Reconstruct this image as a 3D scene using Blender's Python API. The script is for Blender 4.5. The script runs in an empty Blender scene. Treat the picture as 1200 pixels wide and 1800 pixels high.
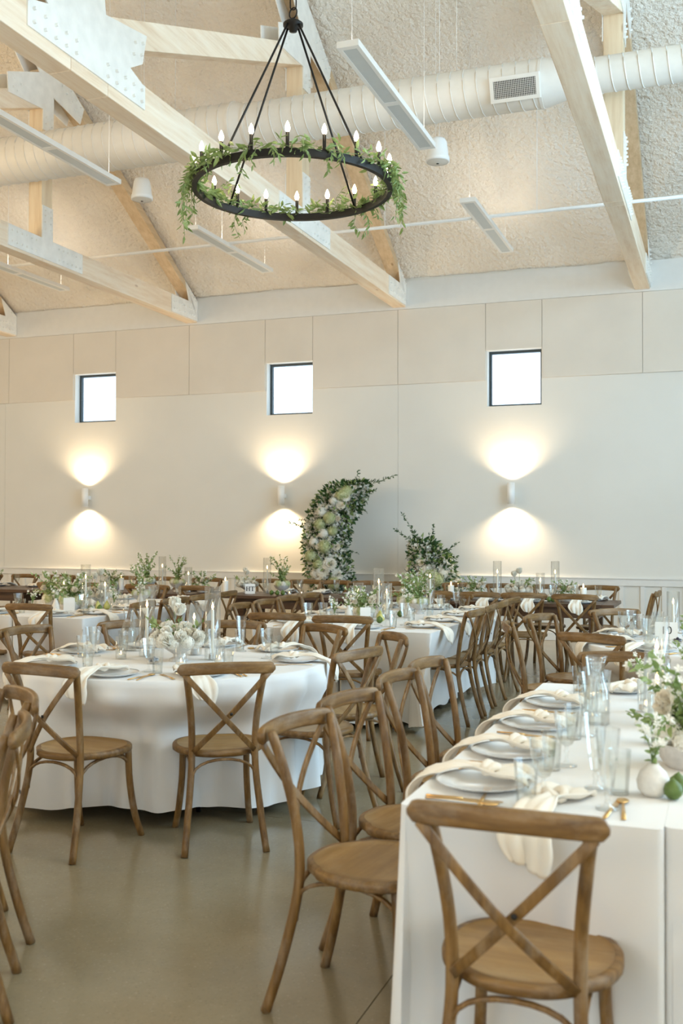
import bpy, math, random
from math import sin, cos, pi, radians as R
from mathutils import Vector, Matrix, Euler, noise
random.seed(7)
SC = bpy.context.scene
COL = SC.collection

# ------------------------------------------------------------------ camera
cam_data = bpy.data.cameras.new('camera')
cam = bpy.data.objects.new('camera', cam_data); COL.objects.link(cam)
cam_data.sensor_fit = 'VERTICAL'; cam_data.sensor_height = 36.0; cam_data.sensor_width = 24.0
cam_data.lens = 36.46
cam.matrix_world = Matrix(((0.93880, 0.00397, 0.34444, 0), (0.34446, -0.01751, -0.93864, 0),
                           (0.00231, 0.99984, -0.01780, 1.50), (0, 0, 0, 1)))
cam_data.dof.use_dof = True; cam_data.dof.focus_distance = 7.6; cam_data.dof.aperture_fstop = 3.6
SC.camera = cam
# ------------------------------------------------------------------ world, daylight, exposure
SC.view_settings.view_transform = 'Standard'; SC.view_settings.look = 'None'
SC.view_settings.exposure = 0.06; SC.view_settings.gamma = 1.0
SC.view_settings.use_curve_mapping = False
try:
    SC.cycles.use_denoising = True
    SC.cycles.max_bounces = 8; SC.cycles.diffuse_bounces = 5; SC.cycles.glossy_bounces = 4
    SC.cycles.transparent_max_bounces = 24; SC.cycles.transmission_bounces = 6
    SC.cycles.caustics_reflective = False; SC.cycles.caustics_refractive = False
    SC.cycles.sample_clamp_indirect = 4.0
except Exception:
    pass
world = bpy.data.worlds.new('world'); SC.world = world; world.use_nodes = True
bg = world.node_tree.nodes['Background']
bg.inputs[0].default_value = (0.66, 0.84, 1.0, 1); bg.inputs[1].default_value = 2.6

ROOM_L, ROOM_R, ROOM_N, ROOM_F = -16.0, 4.6, -1.7, 14.4
def daylight(loc, rot, sx, sy, power, color=(0.48, 0.76, 1.0)):
    l = bpy.data.lights.new('daylight', 'AREA'); l.shape = 'RECTANGLE'; l.size = sx; l.size_y = sy
    l.energy = power; l.color = color
    o = bpy.data.objects.new('daylight', l); COL.objects.link(o); o.location = loc; o.rotation_euler = rot
    return o
# daylight entering through the glazed doors of the right wall and the windows of the near wall
RIGHT_DOORS = [(1.2, 3.6), (5.2, 7.6), (9.2, 11.6)]
NEAR_WINS = [(-13.2, -10.9), (-9.8, -7.5), (-6.4, -4.1), (-3.0, -0.7), (0.6, 2.9)]
for (a, b) in RIGHT_DOORS:
    daylight((ROOM_R - 0.02, (a + b) / 2, 1.45), (0, R(90), 0), 2.6, b - a - 0.1, (35, 200, 25)[RIGHT_DOORS.index((a, b))])
# tall gable glazing high in the right wall
GABLE = (2.2, 10.6, 3.5, 6.6)
daylight((ROOM_R - 0.02, 5.9, 5.05), (0, R(126), 0), 3.0, 7.2, 780)
for (a, b) in NEAR_WINS:
    daylight(((a + b) / 2, ROOM_N + 0.02, 1.75), (R(90), 0, 0), b - a - 0.1, 2.4, 14, (0.88, 0.94, 1.0))
# added warm fill lights along the near wall behind the camera, without fixtures
for x in (-13.0, -9.6, -6.2, -2.7, 0.7, 3.4):
    l = bpy.data.lights.new('warm_fill', 'POINT'); l.energy = 48 if x < -5 else 44; l.color = (1.0, 0.70, 0.33); l.shadow_soft_size = 0.1
    o = bpy.data.objects.new('warm_fill', l); COL.objects.link(o); o.location = (x, ROOM_N+0.25, 2.3)

# added warm fill lights outside the view on both sides, without fixtures
for x, e in ((-9.5, 300), (-13.6, 300), (1.9, 110)):
    l = bpy.data.lights.new('side_fill', 'POINT'); l.energy = e; l.color = (1.0, 0.76, 0.46); l.shadow_soft_size = 0.5
    o = bpy.data.objects.new('side_fill', l); COL.objects.link(o); o.location = (x, 5.4 if x < -9 else 3.0, 3.9)

# ------------------------------------------------------------------ mesh helpers
class MB:
    def __init__(s): s.v = []; s.f = []
    def add(s, vs, fs):
        n = len(s.v); s.v += [tuple(p) for p in vs]; s.f += [tuple(n + i for i in f) for f in fs]; return s
    def box(s, x0, y0, z0, x1, y1, z1):
        return s.add([(x0,y0,z0),(x1,y0,z0),(x1,y1,z0),(x0,y1,z0),(x0,y0,z1),(x1,y0,z1),(x1,y1,z1),(x0,y1,z1)],
                     [(0,3,2,1),(4,5,6,7),(0,1,5,4),(1,2,6,5),(2,3,7,6),(3,0,4,7)])
    def obox(s, a, b, w, h, up=(0, 0, 1)):
        """box beam from a to b, width w (sideways), height h (along up)"""
        a = Vector(a); b = Vector(b); d = (b - a).normalized(); side = d.cross(Vector(up)).normalized(); u = side.cross(d).normalized()
        vs = []
        for p in (a, b):
            for i, j in ((-1,-1),(1,-1),(1,1),(-1,1)): vs.append(p + side * (w/2*i) + u * (h/2*j))
        return s.add(vs, [(0,1,2,3),(7,6,5,4),(0,4,5,1),(1,5,6,2),(2,6,7,3),(3,7,4,0)])
    def sweep(s, path, sect, cap=True, up=None, closed=False):
        """sweep closed 2-D section [(a,b)] (a sideways, b up) along path; sect may be fn(t)"""
        P = [Vector(p) for p in path]; n = len(P); rings = []
        for i, p in enumerate(P):
            if closed: d = (P[(i+1) % n] - P[i-1]).normalized()
            else: d = (P[min(i+1, n-1)] - P[max(i-1, 0)]).normalized()
            U = Vector(up) if up else (Vector((0,0,1)) if abs(d.z) < 0.9 else Vector((0,1,0)))
            sd = d.cross(U).normalized(); u = sd.cross(d).normalized()
            sc = sect(i/(n-1)) if callable(sect) else sect
            rings.append([p + sd*a + u*b for a, b in sc])
        m = len(rings[0]); vs = [q for r in rings for q in r]; fs = []
        for i in range(n if closed else n-1):
            k = (i+1) % n
            for j in range(m):
                j2 = (j+1) % m; fs.append((i*m+j, i*m+j2, k*m+j2, k*m+j))
        if cap and not closed:
            fs.append(tuple(range(m))[::-1]); fs.append(tuple((n-1)*m+j for j in range(m)))
        return s.add(vs, fs)
    def tube(s, path, r, n=8, closed=False, up=None):
        f = r if callable(r) else (lambda t: r)
        return s.sweep(path, lambda t: [(f(t)*cos(2*pi*k/n), f(t)*sin(2*pi*k/n)) for k in range(n)], closed=closed, up=up) if not closed else \
            s.sweep(path, [(r*cos(2*pi*k/n), r*sin(2*pi*k/n)) for k in range(n)], closed=True, up=up)
    def lathe(s, prof, n=20, c=(0,0,0), cap0=False, cap1=False):
        vs = []; fs = []
        for r, z in prof:
            for k in range(n): vs.append((c[0]+r*cos(2*pi*k/n), c[1]+r*sin(2*pi*k/n), c[2]+z))
        for i in range(len(prof)-1):
            for k in range(n):
                k2 = (k+1) % n; fs.append((i*n+k, i*n+k2, (i+1)*n+k2, (i+1)*n+k))
        if cap0: fs.append(tuple(range(n))[::-1])
        if cap1: fs.append(tuple((len(prof)-1)*n+k for k in range(n)))
        return s.add(vs, fs)
    def ball(s, c, r, n=8, m=6, sq=(1,1,1)):
        vs = [(c[0], c[1], c[2]+r*sq[2])]; fs = []
        for i in range(1, m):
            a = pi*i/m
            for k in range(n):
                b = 2*pi*k/n; vs.append((c[0]+r*sq[0]*sin(a)*cos(b), c[1]+r*sq[1]*sin(a)*sin(b), c[2]+r*sq[2]*cos(a)))
        vs.append((c[0], c[1], c[2]-r*sq[2])); e = len(vs)-1
        for k in range(n):
            k2 = (k+1) % n; fs.append((0, 1+k, 1+k2)); fs.append((e, 1+(m-2)*n+k2, 1+(m-2)*n+k))
            for i in range(m-2): fs.append((1+i*n+k, 1+(i+1)*n+k, 1+(i+1)*n+k2, 1+i*n+k2))
        return s.add(vs, fs)
    def prism(s, pts, axis, lo, hi):
        """extrude polygon pts (2-D) along axis 'x','y','z' from lo to hi"""
        n = len(pts)
        def P(a, b, c): return {'x': (c, a, b), 'y': (a, c, b), 'z': (a, b, c)}[axis]
        vs = [P(a, b, lo) for a, b in pts] + [P(a, b, hi) for a, b in pts]
        fs = [tuple(range(n))[::-1], tuple(range(n, 2*n))] + [(i, (i+1) % n, n+(i+1) % n, n+i) for i in range(n)]
        return s.add(vs, fs)
    def grid(s, fn, nu, nv, closed_u=False):
        vs = [fn(i/(nu if closed_u else nu-1), j/(nv-1)) for j in range(nv) for i in range(nu)]; fs = []
        for j in range(nv-1):
            for i in range(nu if closed_u else nu-1):
                i2 = (i+1) % nu; fs.append((j*nu+i, j*nu+i2, (j+1)*nu+i2, (j+1)*nu+i))
        return s.add(vs, fs)
    def build(s, name, mat, parent=None, smooth=True, kind=None, label=None, fix=True, mods=None):
        me = bpy.data.meshes.new(name); me.from_pydata(s.v, [], s.f)
        if fix and len(s.v) < 60000:
            import bmesh
            b = bmesh.new(); b.from_mesh(me); bmesh.ops.recalc_face_normals(b, faces=b.faces); b.to_mesh(me); b.free()
        me.update()
        if smooth:
            me.polygons.foreach_set('use_smooth', [True]*len(me.polygons))
            if smooth == 'auto':
                try: me.set_sharp_from_angle(angle=R(38))
                except Exception: pass
        me.materials.append(mat)
        o = bpy.data.objects.new(name, me); COL.objects.link(o)
        if parent: o.parent = parent
        if kind: o['kind'] = kind
        if label: o['label'] = label
        if mods: mods(o)
        return o

def bevel(w, seg=2):
    def f(o):
        m = o.modifiers.new('bevel', 'BEVEL'); m.width = w; m.segments = seg; m.limit_method = 'ANGLE'; m.angle_limit = R(40)
    return f
def catmull(pts, k=6):
    P = [Vector(p) for p in pts]; P = [2*P[0]-P[1]] + P + [2*P[-1]-P[-2]]; out = []
    for i in range(1, len(P)-2):
        for j in range(k):
            t = j/k; a, b, c, d = P[i-1], P[i], P[i+1], P[i+2]
            out.append(0.5*((2*b) + (c-a)*t + (2*a-5*b+4*c-d)*t*t + (3*b-a-3*c+d)*t**3))
    out.append(P[-2]); return out
def rrect(w, h, r, k=3):
    out = []
    for cx, cy, a0 in ((w/2-r, h/2-r, 0), (-w/2+r, h/2-r, 90), (-w/2+r, -h/2+r, 180), (w/2-r, -h/2+r, 270)):
        for i in range(k+1):
            a = R(a0 + 90*i/k); out.append((cx + r*cos(a), cy + r*sin(a)))
    return out
def empty(name, loc=(0,0,0), rz=0):
    o = bpy.data.objects.new(name, None); COL.objects.link(o); o.location = loc; o.rotation_euler = (0, 0, rz); o.empty_display_size = 0.1
    return o
def tag(o, label=None, cat=None, group=None, kind=None):
    if label: o['label'] = label
    if cat: o['category'] = cat
    if group: o['group'] = group
    if kind: o['kind'] = kind
    return o
def copy_tree(o, parent=None):
    c = o.copy(); COL.objects.link(c); c.parent = parent
    for ch in list(KIDS.get(o.name, [])):
        copy_tree(ch, c)
    return c
KIDS = {}
def index_kids():
    KIDS.clear()
    for o in bpy.data.objects:
        if o.parent: KIDS.setdefault(o.parent.name, []).append(o)
PROTO = {}
PROTO_USED = set()
def place(kind, loc, rz, label, scale=None, rot=None):
    """the first call moves the prototype itself, later ones copy it with its parts"""
    root, group = PROTO[kind]
    if kind not in PROTO_USED:
        PROTO_USED.add(kind); o = root
    else:
        o = copy_tree(root)
    o.location = loc; o.rotation_euler = rot if rot else (0, 0, rz)
    if scale: o.scale = (scale,)*3 if isinstance(scale, (int, float)) else scale
    o['label'] = label
    if group: o['group'] = group
    return o
def proto(kind, root, cat, group):
    root['category'] = cat; PROTO[kind] = (root, group)

# ------------------------------------------------------------------ materials
def new_mat(name):
    m = bpy.data.materials.new(name); m.use_nodes = True; nt = m.node_tree; b = nt.nodes['Principled BSDF']
    return m, nt, b
def N(nt, t, **k):
    n = nt.nodes.new(t)
    for a, v in k.items():
        if a in n.inputs.keys(): n.inputs[a].default_value = v
        else: setattr(n, a, v)
    return n
def ramp(nt, fac, stops):
    r = nt.nodes.new('ShaderNodeValToRGB'); nt.links.new(fac, r.inputs[0])
    e = r.color_ramp.elements
    while len(e) < len(stops): e.new(0.5)
    for i, (p, c) in enumerate(stops): e[i].position = p; e[i].color = (*c, 1) if len(c) == 3 else c
    return r
def plain(name, col, rough=0.5, metal=0.0, var=0.06, scale=8, bump=0.0, bscale=60, spec=None, coat=0, sss=0):
    m, nt, b = new_mat(name)
    tc = N(nt, 'ShaderNodeTexCoord'); n = N(nt, 'ShaderNodeTexNoise'); n.inputs['Scale'].default_value = scale; n.inputs['Detail'].default_value = 4
    nt.links.new(tc.outputs['Object'], n.inputs['Vector'])
    lo = tuple(max(0, c*(1-var)) for c in col); hi = tuple(min(1, c*(1+var)) for c in col)
    r = ramp(nt, n.outputs['Fac'], [(0.3, lo), (0.7, hi)]); nt.links.new(r.outputs[0], b.inputs['Base Color'])
    b.inputs['Roughness'].default_value = rough; b.inputs['Metallic'].default_value = metal
    if spec is not None: b.inputs['Specular IOR Level'].default_value = spec
    if coat: b.inputs['Coat Weight'].default_value = coat
    if sss:
        b.inputs['Subsurface Weight'].default_value = sss; b.inputs['Subsurface Radius'].default_value = (0.01, 0.01, 0.006)
        b.inputs['Subsurface Scale'].default_value = 1.0
    if bump:
        n2 = N(nt, 'ShaderNodeTexNoise'); n2.inputs['Scale'].default_value = bscale; n2.inputs['Detail'].default_value = 3
        nt.links.new(tc.outputs['Object'], n2.inputs['Vector'])
        bp = N(nt, 'ShaderNodeBump'); bp.inputs['Strength'].default_value = bump; bp.inputs['Distance'].default_value = 0.01
        nt.links.new(n2.outputs['Fac'], bp.inputs['Height']); nt.links.new(bp.outputs[0], b.inputs['Normal'])
    return m
def wood(name, dark, mid, light, axis='z', scale=1.0, rough=0.55, wash=None, wash_amt=0.5, per_object=True, knots=False, bump=0.15, objcolor=False):
    m, nt, b = new_mat(name)
    tc = N(nt, 'ShaderNodeTexCoord'); mp = N(nt, 'ShaderNodeMapping')
    st = {'x': (0.6, 9, 9), 'y': (9, 0.6, 9), 'z': (9, 9, 0.6)}[axis]
    mp.inputs['Scale'].default_value = tuple(v*scale for v in st)
    src = tc.outputs['Object']
    if per_object:
        oi = N(nt, 'ShaderNodeObjectInfo'); vm = N(nt, 'ShaderNodeVectorMath', operation='MULTIPLY_ADD')
        nt.links.new(oi.outputs['Random'], vm.inputs[0]); vm.inputs[1].default_value = (7.3, 3.1, 5.7); nt.links.new(src, vm.inputs[2]); src = vm.outputs[0]
    nt.links.new(src, mp.inputs['Vector'])
    n = N(nt, 'ShaderNodeTexNoise'); n.inputs['Scale'].default_value = 3.0; n.inputs['Detail'].default_value = 6; n.inputs['Roughness'].default_value = 0.65
    nt.links.new(mp.outputs[0], n.inputs['Vector'])
    r = ramp(nt, n.outputs['Fac'], [(0.28, dark), (0.5, mid), (0.72, light)])
    colour = r.outputs[0]
    if wash:
        n2 = N(nt, 'ShaderNodeTexNoise'); n2.inputs['Scale'].default_value = 6.5*scale; n2.inputs['Detail'].default_value = 5; n2.inputs['Roughness'].default_value = 0.7
        mp2 = N(nt, 'ShaderNodeMapping'); mp2.inputs['Scale'].default_value = tuple(1.6 if v > 1 else 0.7 for v in st); nt.links.new(src, mp2.inputs['Vector'])
        nt.links.new(mp2.outputs[0], n2.inputs['Vector'])
        r2 = ramp(nt, n2.outputs['Fac'], [(0.47, (0,0,0)), (0.72, (wash_amt,)*3)])
        mx = N(nt, 'ShaderNodeMix', data_type='RGBA'); nt.links.new(r2.outputs[0], mx.inputs[0]); nt.links.new(colour, mx.inputs[6]); mx.inputs[7].default_value = (*wash, 1)
        colour = mx.outputs[2]
    if knots:
        v = N(nt, 'ShaderNodeTexVoronoi', feature='F1'); mp3 = N(nt, 'ShaderNodeMapping'); mp3.inputs['Scale'].default_value = tuple(4.2 if q > 1 else 1.6 for q in st)
        nt.links.new(src, mp3.inputs['Vector']); nt.links.new(mp3.outputs[0], v.inputs['Vector']); v.inputs['Scale'].default_value = 0.9
        r3 = ramp(nt, v.outputs['Distance'], [(0.0, (1,1,1)), (0.055, (0.5,)*3), (0.085, (0,0,0))])
        mx = N(nt, 'ShaderNodeMix', data_type='RGBA'); nt.links.new(r3.outputs[0], mx.inputs[0]); nt.links.new(colour, mx.inputs[6]); mx.inputs[7].default_value = (dark[0]*0.6, dark[1]*0.5, dark[2]*0.42, 1)
        colour = mx.outputs[2]
    nt.links.new(colour, b.inputs['Base Color']); b.inputs['Roughness'].default_value = rough
    if bump:
        bp = N(nt, 'ShaderNodeBump'); bp.inputs['Strength'].default_value = bump; bp.inputs['Distance'].default_value = 0.004
        nt.links.new(n.outputs['Fac'], bp.inputs['Height']); nt.links.new(bp.outputs[0], b.inputs['Normal'])
    return m
def emit(name, col, s):
    m = bpy.data.materials.new(name); m.use_nodes = True; nt = m.node_tree; nt.nodes.clear()
    e = N(nt, 'ShaderNodeEmission'); e.inputs[0].default_value = (*col, 1); e.inputs[1].default_value = s
    o = N(nt, 'ShaderNodeOutputMaterial'); nt.links.new(e.outputs[0], o.inputs[0]); return m
def glassy(name, tint=(0.96, 0.98, 0.97), refl=0.55, rough=0.02, edge=0.74):
    """thin clear glass: see-through with reflections that grow towards the edge"""
    m = bpy.data.materials.new(name); m.use_nodes = True; nt = m.node_tree; nt.nodes.clear()
    t = N(nt, 'ShaderNodeBsdfTransparent'); l2 = N(nt, 'ShaderNodeLayerWeight'); l2.inputs['Blend'].default_value = 0.3
    rt = ramp(nt, l2.outputs['Facing'], [(0.0, tint), (0.75, tuple(c*edge**0.3 for c in tint)), (1.0, tuple(c*edge for c in tint))]); nt.links.new(rt.outputs[0], t.inputs[0])
    g = N(nt, 'ShaderNodeBsdfGlossy'); g.inputs['Roughness'].default_value = rough; g.inputs['Color'].default_value = (1, 1, 1, 1)
    lw = N(nt, 'ShaderNodeLayerWeight'); lw.inputs['Blend'].default_value = 0.35
    r = ramp(nt, lw.outputs['Facing'], [(0.0, (0.035,)*3), (0.6, (0.16*refl*2,)*3), (1.0, (refl,)*3)])
    mx = N(nt, 'ShaderNodeMixShader'); nt.links.new(r.outputs[0], mx.inputs[0]); nt.links.new(t.outputs[0], mx.inputs[1]); nt.links.new(g.outputs[0], mx.inputs[2])
    o = N(nt, 'ShaderNodeOutputMaterial'); nt.links.new(mx.outputs[0], o.inputs[0]); return m
def leafmat(name, c1, c2, rough=0.5):
    m, nt, b = new_mat(name)
    g = N(nt, 'ShaderNodeTexCoord'); n = N(nt, 'ShaderNodeTexNoise'); n.inputs['Scale'].default_value = 22
    nt.links.new(g.outputs['Object'], n.inputs['Vector'])
    r = ramp(nt, n.outputs['Fac'], [(0.35, c1), (0.65, c2)]); nt.links.new(r.outputs[0], b.inputs['Base Color'])
    b.inputs['Roughness'].default_value = rough
    b.inputs['Transmission Weight'].default_value = 0
    tr = N(nt, 'ShaderNodeBsdfTranslucent'); nt.links.new(r.outputs[0], tr.inputs[0])
    mx = N(nt, 'ShaderNodeMixShader'); mx.inputs[0].default_value = 0.3
    out = nt.nodes['Material Output']; nt.links.new(b.outputs[0], mx.inputs[1]); nt.links.new(tr.outputs[0], mx.inputs[2]); nt.links.new(mx.outputs[0], out.inputs[0])
    return m

def foam_mat():
    m, nt, b = new_mat('spray_foam')
    tc = N(nt, 'ShaderNodeTexCoord'); n = N(nt, 'ShaderNodeTexNoise'); n.inputs['Scale'].default_value = 1.1; n.inputs['Detail'].default_value = 5
    nt.links.new(tc.outputs['Object'], n.inputs['Vector'])
    r = ramp(nt, n.outputs['Fac'], [(0.3, (0.88, 0.81, 0.705)), (0.7, (0.95, 0.895, 0.81))]); nt.links.new(r.outputs[0], b.inputs['Base Color'])
    b.inputs['Roughness'].default_value = 0.95
    v = N(nt, 'ShaderNodeTexNoise'); v.inputs['Scale'].default_value = 16; v.inputs['Detail'].default_value = 4; v.inputs['Roughness'].default_value = 0.6
    nt.links.new(tc.outputs['Object'], v.inputs['Vector'])
    bp = N(nt, 'ShaderNodeBump'); bp.inputs['Strength'].default_value = 1.0; bp.inputs['Distance'].default_value = 0.08
    nt.links.new(v.outputs['Fac'], bp.inputs['Height']); nt.links.new(bp.outputs[0], b.inputs['Normal']); return m
def floor_mat():
    m, nt, b = new_mat('polished_concrete')
    tc = N(nt, 'ShaderNodeTexCoord')
    n = N(nt, 'ShaderNodeTexNoise'); n.inputs['Scale'].default_value = 0.9; n.inputs['Detail'].default_value = 7; n.inputs['Roughness'].default_value = 0.6
    nt.links.new(tc.outputs['Object'], n.inputs['Vector'])
    r = ramp(nt, n.outputs['Fac'], [(0.3, (0.215, 0.175, 0.103)), (0.55, (0.27, 0.225, 0.142)), (0.75, (0.32, 0.275, 0.182))])
    v = N(nt, 'ShaderNodeTexVoronoi'); v.inputs['Scale'].default_value = 85; nt.links.new(tc.outputs['Object'], v.inputs['Vector'])
    sp = ramp(nt, v.outputs['Distance'], [(0.0, (0.55,)*3), (0.18, (0.3,)*3), (0.36, (0.03,)*3)])
    cn = ramp(nt, v.outputs['Color'], [(0.0, (0.10, 0.08, 0.06)), (0.6, (0.24, 0.20, 0.14)), (1.0, (0.50, 0.46, 0.37))])
    mx = N(nt, 'ShaderNodeMix', data_type='RGBA'); nt.links.new(sp.outputs[0], mx.inputs[0]); nt.links.new(r.outputs[0], mx.inputs[6]); nt.links.new(cn.outputs[0], mx.inputs[7])
    nt.links.new(mx.outputs[2], b.inputs['Base Color'])
    rr = ramp(nt, n.outputs['Fac'], [(0.3, (0.13,)*3), (0.7, (0.24,)*3)]); nt.links.new(rr.outputs[0], b.inputs['Roughness'])
    b.inputs['Specular IOR Level'].default_value = 0.65
    return m
def cloth_mat(name, col, weave=420):
    m, nt, b = new_mat(name)
    tc = N(nt, 'ShaderNodeTexCoord'); n = N(nt, 'ShaderNodeTexNoise'); n.inputs['Scale'].default_value = 3
    nt.links.new(tc.outputs['Object'], n.inputs['Vector'])
    r = ramp(nt, n.outputs['Fac'], [(0.3, tuple(c*0.96 for c in col)), (0.7, col)]); nt.links.new(r.outputs[0], b.inputs['Base Color'])
    b.inputs['Roughness'].default_value = 0.85; b.inputs['Sheen Weight'].default_value = 0.15
    w = N(nt, 'ShaderNodeTexNoise'); w.inputs['Scale'].default_value = weave; nt.links.new(tc.outputs['Object'], w.inputs['Vector'])
    bp = N(nt, 'ShaderNodeBump'); bp.inputs['Strength'].default_value = 0.12; bp.inputs['Distance'].default_value = 0.002
    nt.links.new(w.outputs['Fac'], bp.inputs['Height']); nt.links.new(bp.outputs[0], b.inputs['Normal']); return m

M = {}
M['oak'] = wood('weathered_oak', (0.075, 0.034, 0.007), (0.165, 0.082, 0.018), (0.275, 0.150, 0.044), 'z', 1.4, 0.5, wash=(0.52, 0.45, 0.35), wash_amt=0.24)
M['oak_x'] = wood('weathered_oak_rail', (0.075, 0.034, 0.007), (0.165, 0.082, 0.018), (0.275, 0.150, 0.044), 'x', 1.4, 0.5, wash=(0.52, 0.45, 0.35), wash_amt=0.24)
M['oak_seat'] = wood('oak_seat', (0.22, 0.120, 0.036), (0.30, 0.172, 0.056), (0.37, 0.228, 0.086), 'x', 1.0, 0.42, wash=(0.50, 0.38, 0.22), wash_amt=0.3)
M['farm'] = wood('stained_farm_wood', (0.045, 0.022, 0.011), (0.085, 0.042, 0.020), (0.14, 0.075, 0.038), 'x', 0.8, 0.38)
M['pine'] = wood('pine_beam', (0.72, 0.54, 0.37), (0.86, 0.71, 0.54), (0.93, 0.82, 0.67), 'y', 0.55, 0.6, knots=True, wash=(0.90, 0.82, 0.70), wash_amt=0.5)
M['pine_z'] = wood('pine_post', (0.66, 0.50, 0.32), (0.80, 0.66, 0.47), (0.87, 0.76, 0.58), 'z', 0.55, 0.6, knots=True)
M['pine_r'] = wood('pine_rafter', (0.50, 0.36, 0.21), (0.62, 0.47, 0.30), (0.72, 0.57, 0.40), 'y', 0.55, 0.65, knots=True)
M['plate_white'] = plain('painted_steel', (0.86, 0.85, 0.81), 0.45)
M['foam'] = foam_mat(); M['floor'] = floor_mat()
M['wall'] = plain('wall_paint', (0.74, 0.725, 0.675), 0.85, var=0.02, scale=1.5, bump=0.04, bscale=200)
M['panel'] = plain('fabric_panel', (0.72, 0.67, 0.595), 0.95, var=0.03, scale=2, bump=0.12, bscale=350)
M['trimw'] = plain('trim_paint', (0.76, 0.75, 0.72), 0.6, var=0.02)
M['white'] = plain('white_metal', (0.90, 0.90, 0.88), 0.45, var=0.02)
M['duct'] = plain('duct_paint', (0.76, 0.735, 0.68), 0.5, var=0.03)
M['lens'] = plain('light_diffuser', (0.60, 0.645, 0.66), 0.35, var=0.02)
M['black'] = plain('black_iron', (0.022, 0.02, 0.018), 0.45, metal=0.6)
M['dark'] = plain('dark_void', (0.03, 0.028, 0.025), 0.8)
M['frame'] = plain('black_window_frame', (0.035, 0.05, 0.055), 0.4)
M['cloth'] = cloth_mat('white_linen', (0.80, 0.79, 0.765))
M['napkin'] = cloth_mat('cream_linen', (0.84, 0.77, 0.655), 500)
M['ceramic'] = plain('white_ceramic', (0.83, 0.83, 0.82), 0.16, var=0.01, coat=0.4)
M['stone'] = plain('matte_stoneware', (0.70, 0.67, 0.61), 0.7, var=0.08, scale=60)
M['cement'] = plain('concrete_pot', (0.55, 0.53, 0.50), 0.85, var=0.12, scale=50, bump=0.2)
M['gold'] = plain('brushed_gold', (0.72, 0.47, 0.20), 0.28, metal=1.0)
M['wax'] = plain('candle_wax', (0.90, 0.86, 0.78), 0.5, var=0.01, sss=0.3)
M['wick'] = plain('wick', (0.03, 0.02, 0.02), 0.9)
M['flame'] = emit('flame', (1.0, 0.62, 0.25), 22)
M['bulb'] = emit('bulb_glow', (1.0, 0.80, 0.52), 34)
M['glass'] = glassy('clear_glass', (0.99, 0.995, 0.99), 0.5); M['cut'] = glassy('cut_glass', (0.985, 0.99, 0.985), 0.6, 0.03, 0.66)
M['pane'] = glassy('window_glass', (0.97, 0.99, 1.0), 0.12, 0.01, 0.9)
M['water'] = glassy('water', (0.975, 0.98, 0.975), 0.35)
M['leaf_dark'] = leafmat('dark_leaf', (0.022, 0.060, 0.018), (0.055, 0.13, 0.035))
M['leaf_mid'] = leafmat('mid_leaf', (0.16, 0.24, 0.065), (0.34, 0.43, 0.16))
M['leaf_pale'] = leafmat('pale_leaf', (0.23, 0.33, 0.12), (0.42, 0.52, 0.22))
M['stem'] = plain('stem', (0.16, 0.22, 0.08), 0.7)
M['petal'] = leafmat('white_petal', (0.90, 0.87, 0.78), (0.96, 0.94, 0.87))
M['cream_petal'] = leafmat('cream_petal', (0.88, 0.80, 0.65), (0.93, 0.88, 0.77))
M['hyd'] = leafmat('hydrangea', (0.50, 0.55, 0.26), (0.78, 0.79, 0.52))
M['yellow'] = plain('yellow_centre', (0.75, 0.58, 0.16), 0.8)
M['lime'] = plain('lime_skin', (0.10, 0.165, 0.028), 0.4, var=0.3, scale=30, bump=0.15, bscale=300)
M['pear'] = plain('yellow_pear_skin', (0.62, 0.58, 0.18), 0.4, var=0.2, scale=20)
M['berry'] = plain('blackberry', (0.02, 0.015, 0.03), 0.35)
M['card'] = plain('card_stock', (0.86, 0.85, 0.82), 0.7, var=0.01)
M['ink'] = plain('black_ink', (0.02, 0.02, 0.02), 0.6)
M['chalk'] = plain('exterior_render', (0.7, 0.7, 0.68), 0.8)

# ================================================================== THE SETTING
# floor: saw-cut slabs of polished concrete with recessed joints
fl = MB().box(ROOM_L-0.2, ROOM_N-0.2, -0.20, ROOM_R+0.2, ROOM_F+0.2, -0.012).build('floor', plain('joint_filler', (0.07, 0.065, 0.055), 0.9), smooth=False)
tag(fl, kind='structure')
xs = [-15.99, -12.85, -9.9, -6.95, -4.0, -1.05, 1.9, 4.59]; ys = [-1.69, 1.28, 5.0, 8.7, 12.0, 14.39]
for i in range(len(xs)-1):
    for j in range(len(ys)-1):
        MB().box(xs[i]+0.002, ys[j]+0.002, -0.012, xs[i+1]-0.002, ys[j+1]-0.002, 0.0).build('concrete_slab', M['floor'], fl, smooth=False)
# far wall, with three square window openings
OPEN = [(-9.93, -9.16), (-6.50, -5.75), (-3.10, -2.34)]; WZ0, WZ1 = 3.25, 4.04
wb = MB(); T = 0.22
def wall_x(mb, x0, x1, y0, y1, z0, z1, holes):
    """a wall along X with rectangular holes [(xa, xb, za, zb)] """
    cur = x0
    for (a, b, za, zb) in holes:
        mb.box(cur, y0, z0, a, y1, z1); mb.box(a, y0, z0, b, y1, za); mb.box(a, y0, zb, b, y1, z1); cur = b
    mb.box(cur, y0, z0, x1, y1, z1)
wall_x(wb, ROOM_L, ROOM_R, ROOM_F, ROOM_F+T, 0, 5.3, [(a, b, WZ0, WZ1) for a, b in OPEN])
wback = wb.build('wall_back', M['wall'], smooth=False); tag(wback, kind='structure')
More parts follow.
